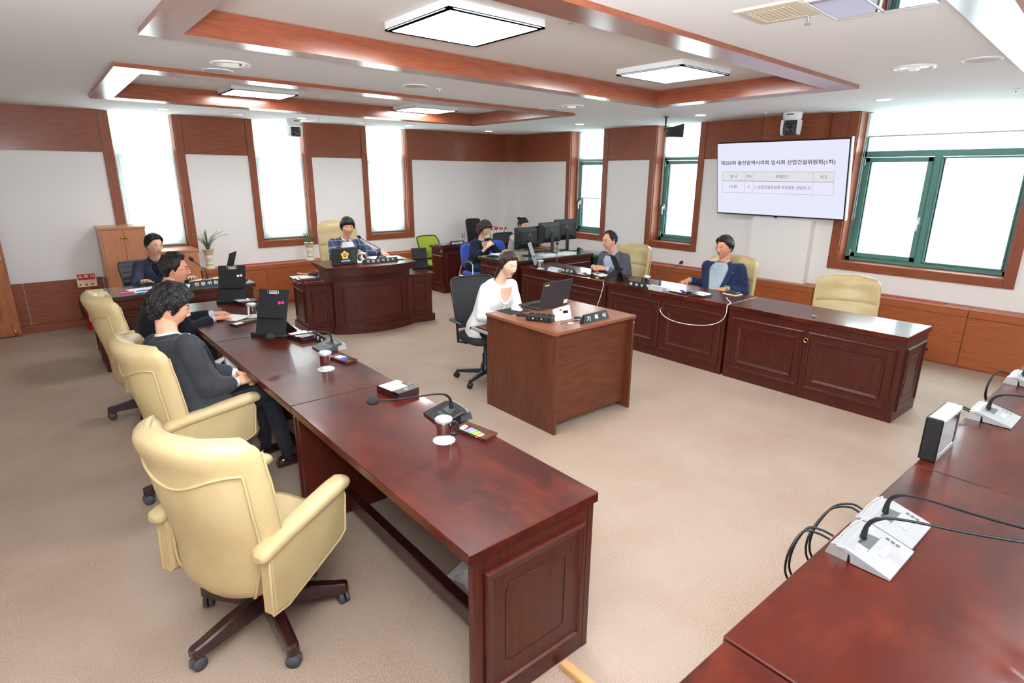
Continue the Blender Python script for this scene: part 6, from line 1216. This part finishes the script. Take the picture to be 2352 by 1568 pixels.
# 3 dark grey jacket man, nearer
person('man in dark grey jacket with thick black hair, hands folded, at the middle left-row desk', (-7.20, -5.56, 0), R(14), (-7.235, -5.47, 1.200), R(0), .30, [(-6.90, -5.40, .70), (-6.955, -5.60, .70)], 'a', jacket='charcoal_wool', shirt='white_shirt', hair=dict(bowl=1, ear=-.02, front=.46, thick=.024, top=.022, wave=.005, side=.02, locks=1500, mess=.6, len=.7, lift=.004, nape=-.66, lw=1.2), glasses='steel', seed=13, stout=1.24, arm=1.22, loose=.026, feet=[(.52, .16, .1), (.52, -.10, -.2)],
       hands={'L': dict(d=(.6, -.8, -.1), n=(-.5, -.3, -.8), curl=(.5, .7, .5)), 'R': dict(d=(.75, .65, -.05), n=(-.3, .2, -.9), curl=(.45, .6, .4))}, cuff=True)
# 4 chairman
person('man in a blue windowpane jacket seated in the high-backed chair at the podium', (-4.36, -1.36, 0), R(-92), (-4.335, -1.60, 1.255), R(-100), .10, [(-3.98, -1.93, .925), (-4.66, -1.95, .92)], 'a', jacket='check_wool', shirt='white_shirt', hair=dict(bowl=1, front=.42, thick=.018, top=.016, wave=.002, side=.02, locks=900, mess=.08, len=1.0, burn=-.2), seed=14, watch='L', pin=True, hipz=.62,
       hands={'L': dict(d=(-.15, -1, -.28), n=DN, curl=(.18, .35, .25), spread=.12), 'R': dict(d=(.3, -1, -.1), n=DN)})
# 5 woman in navy
def bob(mb):
    rd = random.Random(5)
    for k in range(90):
        a = R(rd.uniform(80, 280)); r = rd.uniform(.075, .098); z = rd.uniform(-.02, .03); mb.tube([(r*math.cos(a)*1.05-.01, r*math.sin(a), z), (r*math.cos(a)*1.22-.01, r*math.sin(a)*1.14, z-.045), (r*math.cos(a)*1.18-.01, r*math.sin(a)*1.10, z-.085), (r*math.cos(a)*.98-.01, r*math.sin(a)*.96, z-.115)], [.009, .013, .012, .004], 6)
    return mb
person('woman with wavy short hair in a navy blouse, writing at the staff desk', (-2.23, -1.80, 0), R(-88), (-2.235, -2.00, 1.155), R(-72), .50, [(-2.02, -2.28, .83), (-2.36, -2.22, .90)], 'c', True, 'navy_blouse', hair=dict(front=.52, thick=.020, top=.016, wave=.006, side=.06, ear=-.5, nape=-.8, burn=-.35, bulk=.02, locks=900, mess=.35, len=1.2), hairm='hair_b', glasses='steel', lapel=False, collar=False, sleeve=.62, loose=.024, arm=1.1, bow=1, tro='skirt', seed=15, pony=bob,
       hands={'L': dict(d=(.1, -1, -.1), n=DN, curl=(.15, .25, .15)), 'R': dict(d=(.55, -.35, .65), n=(.75, .3, -.4), curl=(.8, 1.0, .5))})
# 6 woman with bun behind the monitors
def bun(mb):
    mb.ell((-.115, .01, .075), .034, .038, .034, 18, 12); rd = random.Random(3)
    for k in range(30): a = rd.uniform(0, 6.28); mb.tube([(-.115+.034*math.cos(a), .01+.036*math.sin(a), .07), (-.120+.044*math.cos(a+.5), .01+.046*math.sin(a+.5), .09), (-.12+.02*math.cos(a+1), .01+.02*math.sin(a+1), .108)], [.005, .005, .002], 5)
    return mb
person('woman with a hair bun and glasses, half hidden behind the monitors', (-1.07, -1.37, 0), R(-90), (-1.09, -1.60, 1.14), R(-80), .25, [(-.95, -1.95, .85), (-1.25, -1.95, .85)], 'c', True, 'pale_cardigan', hair=dict(front=.52, thick=.010, top=.010, wave=.0015, side=.08, mess=.1), hairm='hair', glasses='steel', lapel=False, collar=False, bow=1, sleeve=.9, seed=16, pony=bun)
# 7 recorder
def pony(mb):
    rd = random.Random(9); mb.ell((-.095, 0, -.045), .030, .032, .030, 16, 10)
    for k in range(40): y = rd.gauss(0, .012); x = rd.gauss(0, .012); mb.tube([(-.09+x, y, -.04), (-.115+x, y*1.3, -.08), (-.12+x, y*1.8, -.13), (-.105+x*1.5, y*2.2, -.185+rd.uniform(-.02, .02))], [.007, .009, .007, .002], 6)
    return mb
person('woman in a white bow blouse seated behind the laptop at the middle desk', (-4.52, -5.03, 0), R(-88), (-4.50, -5.33, 1.19), R(-91), .20, [(-4.40, -5.44, .73), (-4.66, -5.44, .74)], 'c', True, 'white_blouse', hair=dict(front=.60, thick=.011, top=.012, wave=.0015, side=.06, part=.25, locks=900, mess=.05, len=1.3, nape=-.6, lift=.0005), hairm='hair_b', lapel=False, collar=False, sleeve=.75, loose=.030, arm=1.2, bow=2, tro='black_wool', seed=17, pony=pony)
pr_ = [o for o in bpy.data.objects if o.get('label', '').startswith('woman in a white bow')][0]
# 8 man with clasped hands
person('man in grey jacket and black-rimmed glasses with clasped hands at the farthest right-row desk', (-1.70, -4.33, 0), R(178), (-1.93, -4.31, 1.155), R(166), .10, [(-2.02, -4.36, .80), (-2.02, -4.12, .80)], 'a', jacket='grey_wool', shirt='blue_shirt', hair=dict(front=.80, thick=.009, top=.010, wave=.0015, recede=1, quiff=.002), glasses='black', seed=18, arm=1.05, stout=1.06, pin=True, vneck=.3,
       hands={'L': dict(d=(-.50, .85, .10), n=(.2, .35, -.6), curl=(.75, .9, .5)), 'R': dict(d=(-.50, -.85, .10), n=(.2, -.35, -.6), curl=(.75, .9, .5))})
# 9 man in navy by the television
person('man in navy jacket over a grey shirt leaning back in the chair by the television', (-1.72, -5.82, 0), R(184), (-1.66, -5.80, 1.185), R(170), .02, [(-1.82, -5.97, .76), (-1.74, -5.42, .775)], 'b', jacket='navy_bright', shirt='grey_shirt', hair=dict(front=.62, thick=.016, top=.018, wave=.002, quiff=.010), glasses='steel', seed=19, stout=1.14, arm=1.06, vneck=-.05, vw=30, watch='L', pin=True,
       hands={'L': dict(d=(-.8, .5, -.25), n=(.2, .3, -.9), curl=(.35, .5, .4)), 'R': dict(d=(-.8, .3, -.3), n=DN, curl=(.5, .6, .4))})
bpy.data.objects.remove(_to); bpy.data.curves.remove(_tc)
